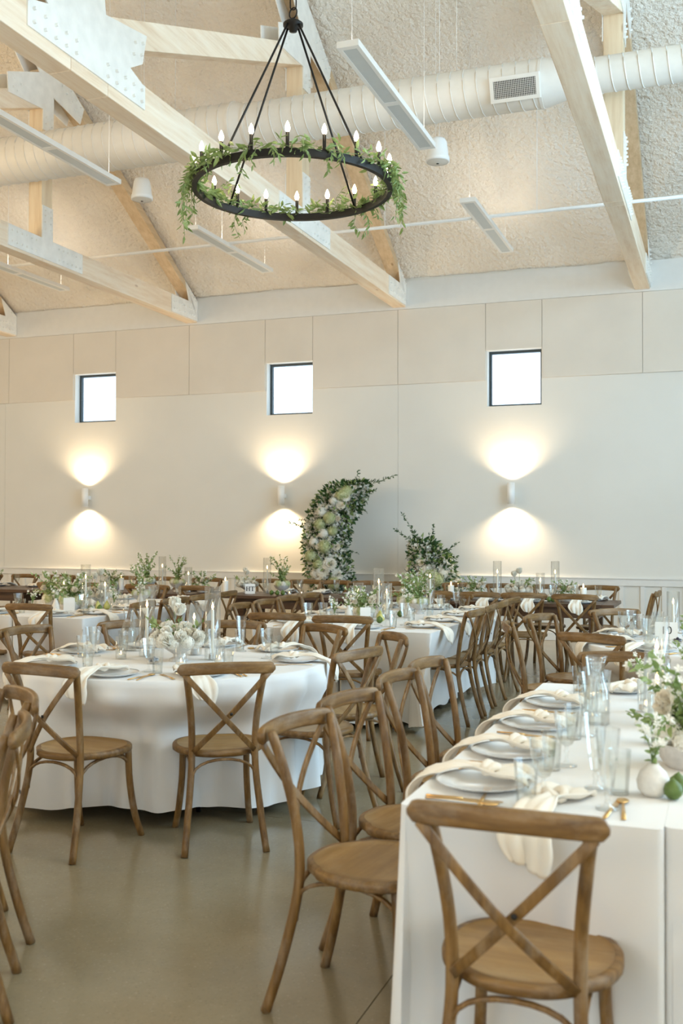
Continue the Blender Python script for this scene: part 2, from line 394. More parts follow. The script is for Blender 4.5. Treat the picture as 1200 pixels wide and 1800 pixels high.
# fabric wrapped acoustic panels above z = 3.62, standing 25 mm proud, each a panel of its own
seams = [ROOM_L, -14.6, -11.22, -9.95, -9.15, -7.82, -6.52, -5.74, -4.41, -3.12, -2.33, -0.99, 2.4, ROOM_R]
for a, b in zip(seams[:-1], seams[1:]):
    z0 = 3.62
    if (round(a, 2), round(b, 2)) in ((-9.95, -9.15), (-6.52, -5.74), (-3.12, -2.33)): z0 = WZ1
    MB().box(a+0.003, ROOM_F-0.026, z0, b-0.003, ROOM_F-0.001, 4.705).build('wall_panel', M['panel'], wback, smooth=False)
# flat painted panels below, with two fine seams
for a, b in ((ROOM_L, -11.3), (-11.3, -4.41), (-4.41, ROOM_R)):
    m = MB(); hs = [(p-0.001, q+0.001, WZ0-0.001, 3.615) for p, q in OPEN if a < p < b]
    wall_x(m, a+0.002, b-0.002, ROOM_F-0.006, ROOM_F-0.0005, 0.87, 3.615, hs)
    m.build('wall_panel', M['wall'], wback, smooth=False)
t = MB().box(ROOM_L, ROOM_F-0.02, 4.71, ROOM_R, ROOM_F-0.001, 5.12).build('trim_1', M['trimw'], smooth=False); tag(t, kind='structure')
# wainscot: rail, battens and baseboard
t = MB(); t.box(ROOM_L, ROOM_F-0.030, 0.765, ROOM_R, ROOM_F-0.001, 0.855); t.box(ROOM_L, ROOM_F-0.045, 0.855, ROOM_R, ROOM_F-0.001, 0.875)
t = t.build('trim_2', M['trimw'], smooth=False, mods=bevel(0.003)); tag(t, kind='structure')
x = ROOM_R - 0.1
while x > ROOM_L + 0.1:
    MB().box(x-0.028, ROOM_F-0.022, 0.11, x+0.028, ROOM_F-0.001, 0.765).build('batten', M['trimw'], t, smooth=False); x -= 0.275
t = MB().box(ROOM_L, ROOM_F-0.028, 0, ROOM_R, ROOM_F-0.001, 0.115).build('baseboard_back', M['trimw'], smooth=False, mods=bevel(0.004)); tag(t, kind='structure')
# windows
for i, (a, b) in enumerate(OPEN):
    w = empty('window_%d' % (i+1), ((a+b)/2, ROOM_F+0.16, WZ0)); tag(w, kind='structure'); hw = (b-a)/2; H = WZ1-WZ0
    m = MB(); f = 0.035
    m.box(-hw, -0.03, 0, -hw+f, 0.03, H); m.box(hw-f, -0.03, 0, hw, 0.03, H); m.box(-hw+f, -0.03, 0, hw-f, 0.03, f); m.box(-hw+f, -0.03, H-f, hw-f, 0.03, H)
    m.build('window_frame', M['frame'], w, smooth=False)
    MB().box(-hw+f, -0.004, f, hw-f, 0.004, H-f).build('pane', M['pane'], w, smooth=False)
# other walls
m = MB(); m.box(ROOM_L-T, ROOM_N, 0, ROOM_L, ROOM_F, 10.2); tag(m.build('wall_left', M['wall'], smooth=False), kind='structure')
m = MB(); cur = ROOM_N; G0, G1, GZ0, GZ1 = GABLE
for a, b in RIGHT_DOORS:
    m.box(ROOM_R, cur, 0, ROOM_R+T, a, 2.75); cur = b
m.box(ROOM_R, cur, 0, ROOM_R+T, ROOM_F, 2.75); m.box(ROOM_R, ROOM_N, 2.75, ROOM_R+T, ROOM_F, GZ0)
m.box(ROOM_R, ROOM_N, GZ0, ROOM_R+T, G0, GZ1); m.box(ROOM_R, G1, GZ0, ROOM_R+T, ROOM_F, GZ1); m.box(ROOM_R, ROOM_N, GZ1, ROOM_R+T, ROOM_F, 10.2)
tag(m.build('wall_right', M['wall'], smooth=False), kind='structure')
w = empty('window_9', (ROOM_R+0.12, (G0+G1)/2, GZ0)); tag(w, kind='structure'); m = MB(); hw = (G1-G0)/2; H = GZ1-GZ0
for k in range(6):
    y = -hw + (2*hw)*k/5; m.box(-0.03, y-0.03, 0, 0.03, y+0.03, H)
m.box(-0.03, -hw, -0.03, 0.03, hw, 0.04); m.box(-0.03, -hw, H-0.04, 0.03, hw, H); m.build('window_frame', M['frame'], w, smooth=False)
for i, (a, b) in enumerate(RIGHT_DOORS):
    d = empty('door_%d' % (i+1), (ROOM_R+0.12, (a+b)/2, 0)); tag(d, kind='structure'); h = (b-a)/2; m = MB()
    for y0, y1 in ((-h, -h+0.07), (-0.05, 0.05), (h-0.07, h)): m.box(-0.03, y0, 0, 0.03, y1, 2.75)
    for s_ in (-1, 1):
        y0, y1 = (-h+0.07, -0.05) if s_ < 0 else (0.05, h-0.07); m.box(-0.03, y0, 0, 0.03, y1, 0.2); m.box(-0.03, y0, 2.66, 0.03, y1, 2.75)
    m.build('door_frame', M['frame'], d, smooth=False)
    for s_ in (-1, 1):
        y0, y1 = (-h+0.07, -0.05) if s_ < 0 else (0.05, h-0.07); MB().box(-0.004, y0, 0.2, 0.004, y1, 2.66).build('pane', M['pane'], d, smooth=False)
m = MB(); wall_x(m, ROOM_L, ROOM_R, ROOM_N-T, ROOM_N, 0, 5.3, [(a, b, 0.5, 3.0) for a, b in NEAR_WINS])
tag(m.build('wall_front', M['wall'], smooth=False), kind='structure')
for i, (a, b) in enumerate(NEAR_WINS):
    w = empty('window_%d' % (i+4), ((a+b)/2, ROOM_N-0.12, 0.5)); tag(w, kind='structure'); hw = (b-a)/2; H = 2.5; m = MB(); f = 0.05
    m.box(-hw, -0.03, 0, -hw+f, 0.03, H); m.box(hw-f, -0.03, 0, hw, 0.03, H); m.box(-hw+f, -0.03, 0, hw-f, 0.03, f); m.box(-hw+f, -0.03, H-f, hw-f, 0.03, H); m.box(-0.03, -0.03, f, 0.03, 0.03, H-f)
    m.build('window_frame', M['frame'], w, smooth=False)
    MB().box(-hw+f, -0.004, f, -0.03, 0.004, H-f).build('pane', M['pane'], w, smooth=False); MB().box(0.03, -0.004, f, hw-f, 0.004, H-f).build('pane', M['pane'], w, smooth=False)
# spray-foam ceiling, two slopes meeting over Y = 6.39
RIDGE_Y, SL, EAVE = 6.39, 0.60, 5.10
def roof_z(y): return EAVE + SL*(ROOM_F - y) if y > RIDGE_Y else EAVE + SL*(ROOM_F - RIDGE_Y) - SL*(RIDGE_Y - y)
def foam(u, v):
    x = ROOM_L + (ROOM_R-ROOM_L)*u; y = ROOM_N + (ROOM_F-ROOM_N)*v
    k = noise.noise(Vector((x*0.9, y*0.9, 0)))*0.030 + noise.noise(Vector((x*3.1, y*3.1, 5)))*0.012 + noise.noise(Vector((x*9, y*9, 9)))*0.010
    return (x, y, roof_z(y) + 0.04 + k)
m = MB().grid(foam, 330, 260); tag(m.build('ceiling', M['foam'], smooth=True, fix=False), kind='structure')
tag(MB().prism([(ROOM_N-T, 5.3), (ROOM_F+T, 5.3), (ROOM_F+T, 5.55), (RIDGE_Y, 10.6), (ROOM_N-T, 5.55)], 'x', ROOM_L-T-0.1, ROOM_L-T).build('wall_left_gable', M['wall'], smooth=False), kind='structure')

# ================================================================== TRUSSES
def bolts(pts, x, sgn, parent):
    m = MB()
    for (y, z) in pts:
        m.add([(x + sgn*0.0 , y+0.013*cos(a*pi/3), z+0.013*sin(a*pi/3)) for a in range(6)] + [(x + sgn*0.022, y+0.011*cos(a*pi/3), z+0.011*sin(a*pi/3)) for a in range(6)],
              [(6,7,8,9,10,11)] + [(a, (a+1) % 6, 6+(a+1) % 6, 6+a) for a in range(6)])
    return m.build('bolt_heads', M['plate_white'], parent, smooth=False, kind='stuff')
CZ0, CZ1 = 4.74, 5.03
def truss(label):
    t = empty('timber_truss'); tag(t, label, 'roof truss', 'timber roof trusses')
    W = 0.19
    bv = bevel(0.006)
    # chord in three lengths meeting under the posts
    for a, b in ((ROOM_N+0.02, 2.3), (2.304, 6.15), (6.154, 6.62), (6.624, 10.45), (10.454, 10.60), (10.604, ROOM_F-0.022)):
        MB().box(-W/2, a, CZ0, W/2, b, CZ1).build('bottom_chord', M['pine'], t, smooth=False, mods=bv)
    zt = lambda y: roof_z(y) - 0.03
    for sgn in (1, -1):
        ya = RIDGE_Y + sgn*8.0 - sgn*0.03; yb = RIDGE_Y + sgn*0.0
        def off(y): return y if sgn > 0 else 2*RIDGE_Y - y
        pts = [(14.37, zt(14.37)), (14.37, CZ1), (14.30, CZ1), (6.39, zt(6.39)-0.31), (6.39, zt(6.39))]
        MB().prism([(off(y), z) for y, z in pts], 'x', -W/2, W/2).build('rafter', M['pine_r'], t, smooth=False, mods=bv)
        yq = off(10.535); zq = zt(10.535) - 0.31
        MB().box(-W/2, yq-0.105, CZ1, W/2, yq+0.105, zq).build('queen_post', M['pine_z'], t, smooth=False, mods=bv)
        # web from the foot of the king post to the head of the queen post
        a, b = (6.495, 5.06), (10.43, 6.83); h = 0.215
        dz = h*math.hypot(1, (b[1]-a[1])/(b[0]-a[0]))
        P = [(a[0], a[1]), (b[0], b[1]-dz), (b[0], b[1]), (a[0], a[1]+dz)]
        MB().prism([(off(y), z) for y, z in P], 'x', -W/2, W/2).build('web', M['pine'], t, smooth=False, mods=bv)
    MB().box(-W/2, RIDGE_Y-0.105, CZ1, W/2, RIDGE_Y+0.105, zt(RIDGE_Y)-0.31).build('king_post', M['pine_z'], t, smooth=False, mods=bv)
    for side in (1, -1):
        X0, X1 = (W/2, W/2+0.012) if side > 0 else (-W/2-0.012, -W/2)
        def plate(pts, bl):
            g = MB().prism(pts, 'x', X0, X1).build('gusset_plate', M['plate_white'], t, smooth=False)
            bolts(bl, X1 if side > 0 else X0, side, g)
        slope = (6.83-5.06)/(10.43-6.495)
        # king foot
        kf = [(-0.74, 4.83), (0.74, 4.83), (0.74, 5.02), (0.70, 5.02), (0.52, 5.075), (0.70, 5.18), (0.76, 5.43), (0.18, 5.33), (0.105, 5.80), (-0.105, 5.80), (-0.18, 5.33), (-0.76, 5.43), (-0.70, 5.18), (-0.52, 5.075), (-0.70, 5.02), (-0.74, 5.02)]
        bl = [(RIDGE_Y+dy, z) for dy in (-0.68, -0.56, -0.44, -0.32, -0.20, 0.20, 0.32, 0.44, 0.56, 0.68) for z in (4.875, 4.965)]
        bl += [(RIDGE_Y+s*dy, z) for s in (-1, 1) for dy, z in ((0.56, 5.20), (0.58, 5.30), (0.67, 5.24), (0.69, 5.34))] + [(RIDGE_Y+s*0.06, z) for s in (-1, 1) for z in (5.55, 5.64, 5.73)]
        plate([(RIDGE_Y+y, z) for y, z in kf], bl)
        for sg in (1, -1):
            off = lambda y: y if sg > 0 else 2*RIDGE_Y - y
            # queen foot
            q = [(9.80, 4.775), (11.27, 4.775), (11.27, 5.02), (10.64, 5.02), (10.64, 5.42), (10.43, 5.42), (10.43, 5.02), (9.80, 5.02)]
            bl = [(off(9.86+0.09*i), z) for i in range(16) for z in (4.83, 4.96) if not (9.86+0.09*i > 10.38 and 9.86+0.09*i < 10.68)] + [(off(y), z) for y in (10.48, 10.59) for z in (5.14, 5.22, 5.30, 5.37)]
            plate([(off(y), z) for y, z in q], bl)
            # queen head
            q = [(9.78, 6.54-0.005), (10.43, 6.58), (10.43, 6.34), (10.64, 6.34), (10.64, 6.80), (11.20, zt(11.20)-0.31), (11.28, zt(11.28)-0.04), (9.92, zt(9.92)-0.04), (9.86, zt(9.86)-0.31), (10.36, 7.00), (9.76, 6.76)]
            bl = [(off(y), z) for y, z in ((9.86, 6.62), (9.93, 6.60), (9.88, 6.72), (10.0, 6.70), (10.48, 6.42), (10.59, 6.42), (10.48, 6.50), (10.59, 6.50))] + [(off(10.80+0.1*i), zt(10.80+0.1*i)-z) for i in range(5) for z in (0.10, 0.22)]
            plate([(off(y), z) for y, z in q], bl)
            # heel
            q = [(13.57, 4.76), (14.375, 4.76), (14.375, zt(14.375)-0.02), (13.99, zt(13.99)-0.02), (14.10, zt(14.10)-0.24), (14.22, 5.02), (13.57, 5.02)]
            bl = [(off(13.63+0.08*i), z) for i in range(9) for z in (4.82, 4.92)] + [(off(14.10+0.07*i), zt(14.10+0.07*i)-0.06) for i in range(4)]
            plate([(off(y), z) for y, z in q], bl)
    return t
tr = truss('pine truss whose long chord crosses behind the chandelier')
index_kids()
tr.location = (-4.39, 0, 0)
for X, lab in ((-7.78, 'pine truss meeting the wall between the two windows left of the chandelier'),
               (-11.18, 'pine truss of which only the end shows at the far left edge'),
               (-0.99, 'pine truss whose chord comes down steeply beside the air grille'),
               (2.41, 'pine truss hidden beyond the right edge of the view')):
    c = copy_tree(tr); c.location = (X, 0, 0); c['label'] = lab

# ================================================================== DUCT, PIPE, LIGHTS, SPEAKERS
d = empty('spiral_duct', (0, 9.95, 5.80)); tag(d, 'white spiral air duct running above the truss chords', 'duct')
def duct_seg(x0, x1, r): MB().lathe([(r, 0), (r, x1-x0)], 40).build('duct_pipe', M['duct'], d).__setattr__('matrix_local', Matrix.Translation((x0, 0, 0)) @ Matrix.Rotation(R(90), 4, 'Y'))
for x0, x1, r in ((-15.9, -4.85, 0.262), (-4.70, -1.60, 0.228), (-1.28, 4.5, 0.165)):
    duct_seg(x0, x1, r)
    L = x1-x0; nturn = L/0.128; n = int(nturn*18)
    pts = [(x0 + L*i/n, (r+0.001)*cos(2*pi*nturn*i/n), (r+0.001)*sin(2*pi*nturn*i/n)) for i in range(n+1)]
    MB().sweep(pts, [(0.005, -0.0055), (0.005, 0.0055), (-0.005, 0.0055), (-0.005, -0.0055)]).build('spiral_seam', M['duct'], d, fix=False)
def reducer(x0, r0, x1, r1):
    m = MB().lathe([(r0, 0), (r0+0.006, 0.0), (r0+0.006, 0.03), (r0, 0.03), (r0, 0.05), (r1, x1-x0-0.05), (r1, x1-x0-0.03), (r1+0.006, x1-x0-0.03), (r1+0.006, x1-x0), (r1, x1-x0)], 40)
    o = m.build('duct_reducer', M['duct'], d, smooth='auto'); o.matrix_local = Matrix.Translation((x0, 0, 0)) @ Matrix.Rotation(R(90), 4, 'Y')
reducer(-4.87, 0.262, -4.68, 0.228); reducer(-1.62, 0.228, -1.26, 0.165)
# grille facing the room and slightly down
def grille(xc, r):
    g = empty('air_grille'); g.parent = d; g.matrix_local = Matrix.Translation((xc, 0, 0)) @ Matrix.Rotation(R(24), 4, 'X')
    y0 = -r-0.032
    m = MB(); w, h, f = 0.235, 0.115, 0.035
    for a, b, c, e in ((-w, -h, w, -h+f), (-w, h-f, w, h), (-w, -h+f, -w+f, h-f), (w-f, -h+f, w, h-f)): m.box(a, y0, b, c, y0+0.05, e)
    m.build('grille_frame', M['duct'], g, smooth=False)
    MB().box(-w+f, y0+0.022, -h+f, w-f, y0+0.026, h-f).build('shade_sheet', M['dark'], g, smooth=False)  # dark sheet painted in for the shaded inside of the duct
    m = MB(); k = -w+f+0.01
    while k < w-f: m.box(k-0.0022, y0+0.002, -h+f, k+0.0022, y0+0.012, h-f); k += 0.0165
    k = -h+f+0.01
    while k < h-f: m.box(-w+f, y0+0.012, k-0.0018, w-f, y0+0.02, k+0.0018); k += 0.0165
    m.build('grille_bars', M['duct'], g, smooth=False, kind='stuff')
grille(-1.83, 0.228)
m = MB()
for X in (-8.9, -5.6, -2.45, 0.4):
    m.tube([(X, 0, 0.2), (X, 0, roof_z(9.95)-5.80+0.02)], 0.004, 6)
m.build('hanger_rod', M['duct'], d)
sp = empty('sprinkler_pipe', (0, 12.0, 5.20)); tag(sp, 'thin white sprinkler pipe below the foam ceiling', 'pipe')
MB().tube([(ROOM_L+0.01, 0, 0), (ROOM_R-0.01, 0, 0)], 0.021, 12).build('pipe', M['white'], sp)
for X in (-9.4, -6.06, -3.85, -2.0, 1.6):
    MB().tube([(X, 0, 0.02), (X, 0, roof_z(12.0)-5.20+0.02)], 0.005, 6).build('hanger_rod', M['white'], sp)
def linear_light():
    t = empty('linear_light'); w, h, L = 0.088, 0.05, 1.12
    m = MB(); m.box(-w, -L, 0.008, w, L, h)
    m.box(-w, -L, 0, -w+0.032, L, 0.008); m.box(w-0.032, -L, 0, w, L, 0.008)
    for y0, y1 in ((-L, -L+0.05), (-0.035, 0.035), (L-0.05, L)): m.box(-w+0.032, y0, 0, w-0.032, y1, 0.008)
    m.build('housing', M['white'], t, smooth=False)
    for y0, y1 in ((-L+0.05, -0.035), (0.035, L-0.05)): MB().box(-w+0.032, y0, 0.003, w-0.032, y1, 0.0075).build('diffuser', M['lens'], t, smooth=False)
    for y in (-L+0.1, L-0.1):
        MB().tube([(0, y, h), (0, y, 2.4)], 0.0022, 5).build('cable', M['white'], t)
    return t
ll = linear_light(); index_kids()
PROTO['linear'] = (ll, 'suspended linear lights'); ll['category'] = 'ceiling light'
def lin(X, Y, lab):
    o = place('linear', (X, Y, 5.15), 0, lab)
    l = bpy.data.lights.new('ceiling_fill', 'AREA'); l.shape = 'RECTANGLE'; l.size = 0.12; l.size_y = 2.1; l.energy = 5.5; l.color = (1.0, 0.90, 0.76)   # added fill that brightens the ceiling; the fixture itself is unlit
    u = bpy.data.objects.new('ceiling_fill', l); COL.objects.link(u); u.location = (X, Y, 5.15+0.06); u.rotation_euler = (R(180), 0, 0)
    for c in KIDS_OF(o):
        if c.name.startswith('cable'):
            ly = -1.02 if c['slot'] == 0 else 1.02; ztop = roof_z(Y+ly)-5.15+0.03
            c.scale = (1, 1, (ztop)/2.4)
def KIDS_OF(o): return [c for c in bpy.data.objects if c.parent == o]
for i, c in enumerate([c for c in KIDS_OF(ll) if c.name.startswith('cable')]): c['slot'] = i
lin(-2.64, 8.42, 'long white linear light hanging just right of the chandelier')
lin(-2.64, 12.35, 'white linear light hanging above the sprinkler pipe over the right window')
lin(-6.03, 8.30, 'long white linear light crossing the duct at the left edge')
lin(-6.03, 12.25, 'white linear light behind the left trailing garland of the chandelier')
lin(-9.42, 12.25, 'white linear light low at the left edge under the truss chord')
for c in bpy.data.objects:
    if 'slot' in c: del c['slot']
def speaker():
    t = empty('pendant_speaker')
    MB().lathe([(0.0, 0.245), (0.05, 0.243), (0.078, 0.232), (0.092, 0.205), (0.103, 0.14), (0.113, 0.06), (0.120, 0.045), (0.124, 0.03), (0.124, 0.0), (0.112, -0.004)], 32).build('housing', M['white'], t)
    MB().lathe([(0.112, -0.002), (0.06, -0.012), (0.02, -0.018), (0.0, -0.019)], 32).build('speaker_grille', M['duct'], t)
    MB().lathe([(0.014, -0.022), (0.014, -0.017)], 12, cap0=True).build('badge', M['dark'], t)
    MB().tube([(0.02, 0, 0.24), (0.02, 0, 2.32)], 0.003, 6).build('cable', M['white'], t)
    MB().tube([(-0.02, 0, 0.24), (-0.02, 0, 2.32)], 0.0018, 6).build('cable', M['white'], t)
    return t
s = speaker(); index_kids(); PROTO['speaker'] = (s, 'white pendant speakers'); s['category'] = 'speaker'
place('speaker', (-2.73, 10.28, 5.29), 0, 'white dome speaker hanging under the duct right of the chandelier')
place('speaker', (-6.24, 10.33, 5.295), 0, 'white dome speaker hanging under the duct left of the chandelier')

# ================================================================== CHANDELIER
CH = (-2.70, 6.39, 3.80)
c = empty('chandelier', CH); tag(c, 'round black iron candle chandelier hanging on a chain', 'chandelier')
RC = 0.655
circ = [(RC*cos(2*pi*i/72), RC*sin(2*pi*i/72), 0) for i in range(72)]
MB().sweep(circ, [(0.016, -0.024), (0.016, 0.024), (-0.016, 0.024), (-0.016, -0.024)], closed=True, up=(0,0,1)).build('ring', M['black'], c, smooth='auto')
HZ = 1.10
for k in range(4):
    a = R(20.1 + 48 - 90*k)
    MB().tube([(0.05*cos(a), 0.05*sin(a), HZ), (0.63*cos(a), 0.63*sin(a), 0.02)], 0.0075, 8).build('rod', M['black'], c)
MB().lathe([(0.0, HZ+0.055), (0.012, HZ+0.05), (0.016, HZ+0.03), (0.055, HZ+0.022), (0.068, HZ+0.012), (0.068, HZ-0.002), (0.03, HZ-0.012), (0.026, HZ-0.04), (0.0, HZ-0.045)], 24).build('hub', M['black'], c)
def link(zc, turn, L=0.052, w=0.020, r=0.0045):
    P = []
    for i in range(20):
        a = 2*pi*i/20; x = w*cos(a); z = (L-w)*(1 if sin(a) > 0 else -1)*(abs(sin(a)) > 0.05) + w*sin(a)
        P.append((x*cos(turn), x*sin(turn), zc+z))
    return MB().tube(P, r, 6, closed=True, up=(sin(turn), -cos(turn), 0.01))
MB().tube([(0.034*cos(2*pi*i/20)*0.94, -0.034*cos(2*pi*i/20)*0.34, HZ+0.085+0.036*sin(2*pi*i/20)) for i in range(20)], 0.005, 6, closed=True, up=(0.34, 0.94, 0.01)).build('chain_link', M['black'], c)
z = HZ+0.16; k = 0; first = None
while z < 9.80-3.80:
    if first is None or k < 2:
        o = link(0, 0.35+k*pi/2).build('chain_link', M['black'], c); first = first or o; (link0, link1) = (o, None) if k == 0 else (link0, o)
    else:
        o = (link0 if k % 2 == 0 else link1).copy(); COL.objects.link(o)
    o.location = (0, 0, z); z += 0.086; k += 1
# candle lamps
bulb_prof = [(0.0, 0.0), (0.009, 0.002), (0.0155, 0.016), (0.0165, 0.028), (0.012, 0.045), (0.006, 0.060), (0.0, 0.070)]
for k in range(18):
    a = R(20.1 + 10 + 20*k); x, y = RC*cos(a), RC*sin(a)
    o = MB().lathe([(0.017, 0.022), (0.017, 0.030), (0.0115, 0.034), (0.0115, 0.125), (0.0, 0.125)], 12).build('candle_sleeve', M['black'], c) if k == 0 else sl0.copy()
    if k == 0: sl0 = o
    else: COL.objects.link(o)
    o.location = (x, y, 0)
    if k == 0: bl0 = MB().lathe(bulb_prof, 12).build('bulb', M['bulb'], c); b_ = bl0
    else: b_ = bl0.copy(); COL.objects.link(b_)
    b_.location = (x, y, 0.126)

# ---- leaves
def leaf_mb(L=0.05, w=0.016):
    return [(0,0,0), (L*0.35, w*0.5, 0.004), (L*0.35, -w*0.5, 0.004), (L*0.7, w*0.38, 0.0), (L*0.7, -w*0.38, 0.0), (L, 0, -0.006), (L*0.35, 0, -0.002), (L*0.7, 0, -0.005)], \
           [(0,6,1), (0,2,6), (1,6,7,3), (2,4,7,6), (3,7,5), (4,5,7)]
def put_leaf(m, p, d, L, w, roll=0.0):
    """leaf at p along direction d"""
    d = Vector(d).normalized(); q = Vector((1,0,0)).rotation_difference(d); vs, fs = leaf_mb(L, w)
    rr = Matrix.Rotation(roll, 3, 'X')
    m.add([Vector(p) + q @ (rr @ Vector(v)) for v in vs], fs)
def rnd(a=1.0): return random.uniform(-a, a)
def sprig(leaves, stems, path, step, L, w, spread=0.9, r=0.0022, droop=0.0):
    P = catmull(path, 5); 
    if stems is not None: stems.tube(P, lambda t: r*(1-0.6*t), 5)
    acc = 0
    for i in range(len(P)-1):
        seg = (P[i+1]-P[i]); ln = seg.length; acc += ln
        while acc > step:
            acc -= step; t = i/len(P)
            dr = seg.normalized(); side = Vector((rnd(), rnd(), rnd()))
            dd = dr*0.7 + side*spread + Vector((0, 0, -droop))
            s_ = random.uniform(0.7, 1.15)*(1.0 - 0.35*t)
            put_leaf(leaves, P[i] + seg*random.random(), dd, L*s_, w*s_, rnd(1.5))

# garland of vines laid over the chandelier ring
g = empty('leaf_garland', CH); tag(g, 'green leafy vine garland wound over the chandelier ring with hanging trails', 'garland')
vine = MB(); extra = MB(); lv = []
def add_leaf(p, d, L): lv.append((Vector(p), Vector(d), L))
def ringpt(a, r=RC, z=0.03): return Vector((r*cos(a), r*sin(a), z))
for strand in range(3):
    pts = []
    for i in range(121):
        a = 2*pi*i/120; wob = 0.03*sin(7*a+strand*2)+0.015*sin(17*a+strand)
        pts.append(ringpt(a, RC+wob, 0.034+0.02*sin(11*a+strand*2.1)))
    vine.tube(pts[:-1], 0.0018, 5, closed=True)
def density(ai):
    """ai: angle in the camera's own frame; 180 = towards the left, 0 = right"""
    d_ = 0.42
    for c0, w_, h_ in ((180, 38, 1.9), (-2, 26, 1.9), (48, 22, 1.5), (128, 24, 1.0), (100, 12, .7), (-30, 16, .8), (-145, 14, .6), (-75, 10, .5)):
        x_ = (ai-c0+180) % 360-180; d_ += h_*math.exp(-(x_/w_)**2)
    return d_
k = 0
while k < 860:
    a = random.uniform(0, 2*pi); ai = (math.degrees(a) - 20.1) % 360
    if ai > 180: ai -= 360
    if random.random() > density(ai)/2.4: continue
    k += 1
    rr_ = RC + random.gauss(0.0, 0.028)+0.012; p = ringpt(a, rr_, 0.03 + random.uniform(-0.02, 0.055))
    out = Vector((cos(a), sin(a), 0)); tan = Vector((-sin(a), cos(a), 0))
    add_leaf(p, out*rnd(1.0) + tan*rnd(1.2) + Vector((0, 0, random.uniform(-0.9, 0.7))), random.uniform(0.052, 0.085))
trails = [(180, 0.34), (186, 0.30), (173, 0.26), (192, 0.22), (166, 0.24), (200, 0.14), (0, 0.28), (-7, 0.24), (7, 0.22), (14, 0.18), (-14, 0.20), (-20, 0.12), (-112, 0.20), (-106, 0.14), (-97, 0.12), (-68, 0.17), (-62, 0.10), (128, 0.20), (122, 0.14), (46, 0.20), (54, 0.17), (38, 0.12), (-82, .08), (-135, .09)]
for ad, L in trails:
    a = R(ad+20.1); p0 = ringpt(a, RC+0.03, 0.03); o_ = Vector((cos(a), sin(a), 0)); tn = Vector((-sin(a), cos(a), 0))
    P = [p0, p0 + o_*0.04 + Vector((0, 0, -0.05)), p0 + o_*0.05 + tn*rnd(0.03) + Vector((0, 0, -L*0.55)), p0 + o_*0.045 + tn*rnd(0.05) + Vector((0, 0, -L))]
    C_ = catmull(P, 6); vine.tube(C_, 0.0015, 5)
    n = int(L/0.013)
    for i in range(n):
        q = C_[min(len(C_)-1, int(i/n*len(C_)))]
        add_leaf(q + Vector((rnd(.01), rnd(.01), rnd(.01))), Vector((rnd(), rnd(), -0.75+rnd(0.5))), random.uniform(0.04, 0.065))
# upward wisps
for ad in (140, 135, 128, 58, 62, 30, 20):
    a = R(ad+20.1); p0 = ringpt(a, RC, 0.04); P = [p0, p0+Vector((rnd(.04), rnd(.04), .07)), p0+Vector((rnd(.08), rnd(.08), .14))]
    C_ = catmull(P, 6); vine.tube(C_, 0.0013, 5)
    for q in C_[2:]: add_leaf(q, Vector((rnd(), rnd(), .2+rnd(.6))), random.uniform(.035, .055))
vine.build('vine', M['stem'], g)
random.shuffle(lv)
leaf_me = []
for (Lx, wx, mt) in ((0.06, 0.019, 'leaf_mid'), (0.055, 0.017, 'leaf_pale'), (0.062, 0.022, 'leaf_mid')):
    vs, fs = leaf_mb(Lx, wx); me = bpy.data.meshes.new('leaf'); me.from_pydata(vs, [], fs); me.materials.append(M[mt]); leaf_me.append((me, Lx))
for i, (p, d_, L) in enumerate(lv[:298]):
    me, Lx = leaf_me[i % 3]; o = bpy.data.objects.new('leaf', me); COL.objects.link(o); o.parent = g; o.location = p
    q = Vector((1,0,0)).rotation_difference(d_.normalized()); o.rotation_mode = 'QUATERNION'; o.rotation_quaternion = q @ Euler((rnd(1.5), 0, 0)).to_quaternion(); o.scale = (L/Lx,)*3
m1, m2 = MB(), MB()
for i, (p, d_, L) in enumerate(lv[298:]): put_leaf(m1 if i % 2 else m2, p, d_, L, L*0.32, rnd(1.5))
m1.add(m2.v, m2.f); m1.build('leaves', M['leaf_mid'], g, kind='stuff', fix=False)

# ================================================================== WALL SCONCES
def sconce():
    t = empty('wall_sconce'); r, h = 0.052, 0.15
    MB().lathe([(r-0.004, -h+0.02), (r-0.004, -h), (r, -h), (r, h), (r-0.004, h), (r-0.004, h-0.02)], 28).build('shade', M['white'], t)
    MB().box(-0.03, r-0.002, -0.03, 0.03, 0.130, 0.03).build('wall_mount', M['white'], t, smooth=False)
    MB().lathe([(0.0, -0.1), (r-0.005, -0.1)], 20).build('lamp_disc', M['bulb'], t); MB().lathe([(0.0, 0.1), (r-0.005, 0.1)], 20).build('lamp_disc', M['bulb'], t)
    return t
s = sconce(); index_kids(); PROTO['sconce'] = (s, 'up and down wall sconces'); s['category'] = 'wall lamp'
for X, lab in ((-2.74, 'white cylinder wall sconce under the right window'), (-6.20, 'white cylinder wall sconce under the middle window'), (-9.64, 'white cylinder wall sconce under the left window')):
    place('sconce', (X, ROOM_F-0.135, 2.02), 0, lab)
    for sg in (1, -1):
        l = bpy.data.lights.new('sconce_light', 'SPOT'); l.energy = 85; l.color = (1.0, 0.76, 0.48); l.spot_size = R(135); l.spot_blend = 0.9; l.shadow_soft_size = 0.03
        o = bpy.data.objects.new('sconce_light', l); COL.objects.link(o); o.location = (X, ROOM_F-0.135, 2.02+sg*0.155); o.rotation_euler = (R(180) if sg > 0 else 0, 0, 0)

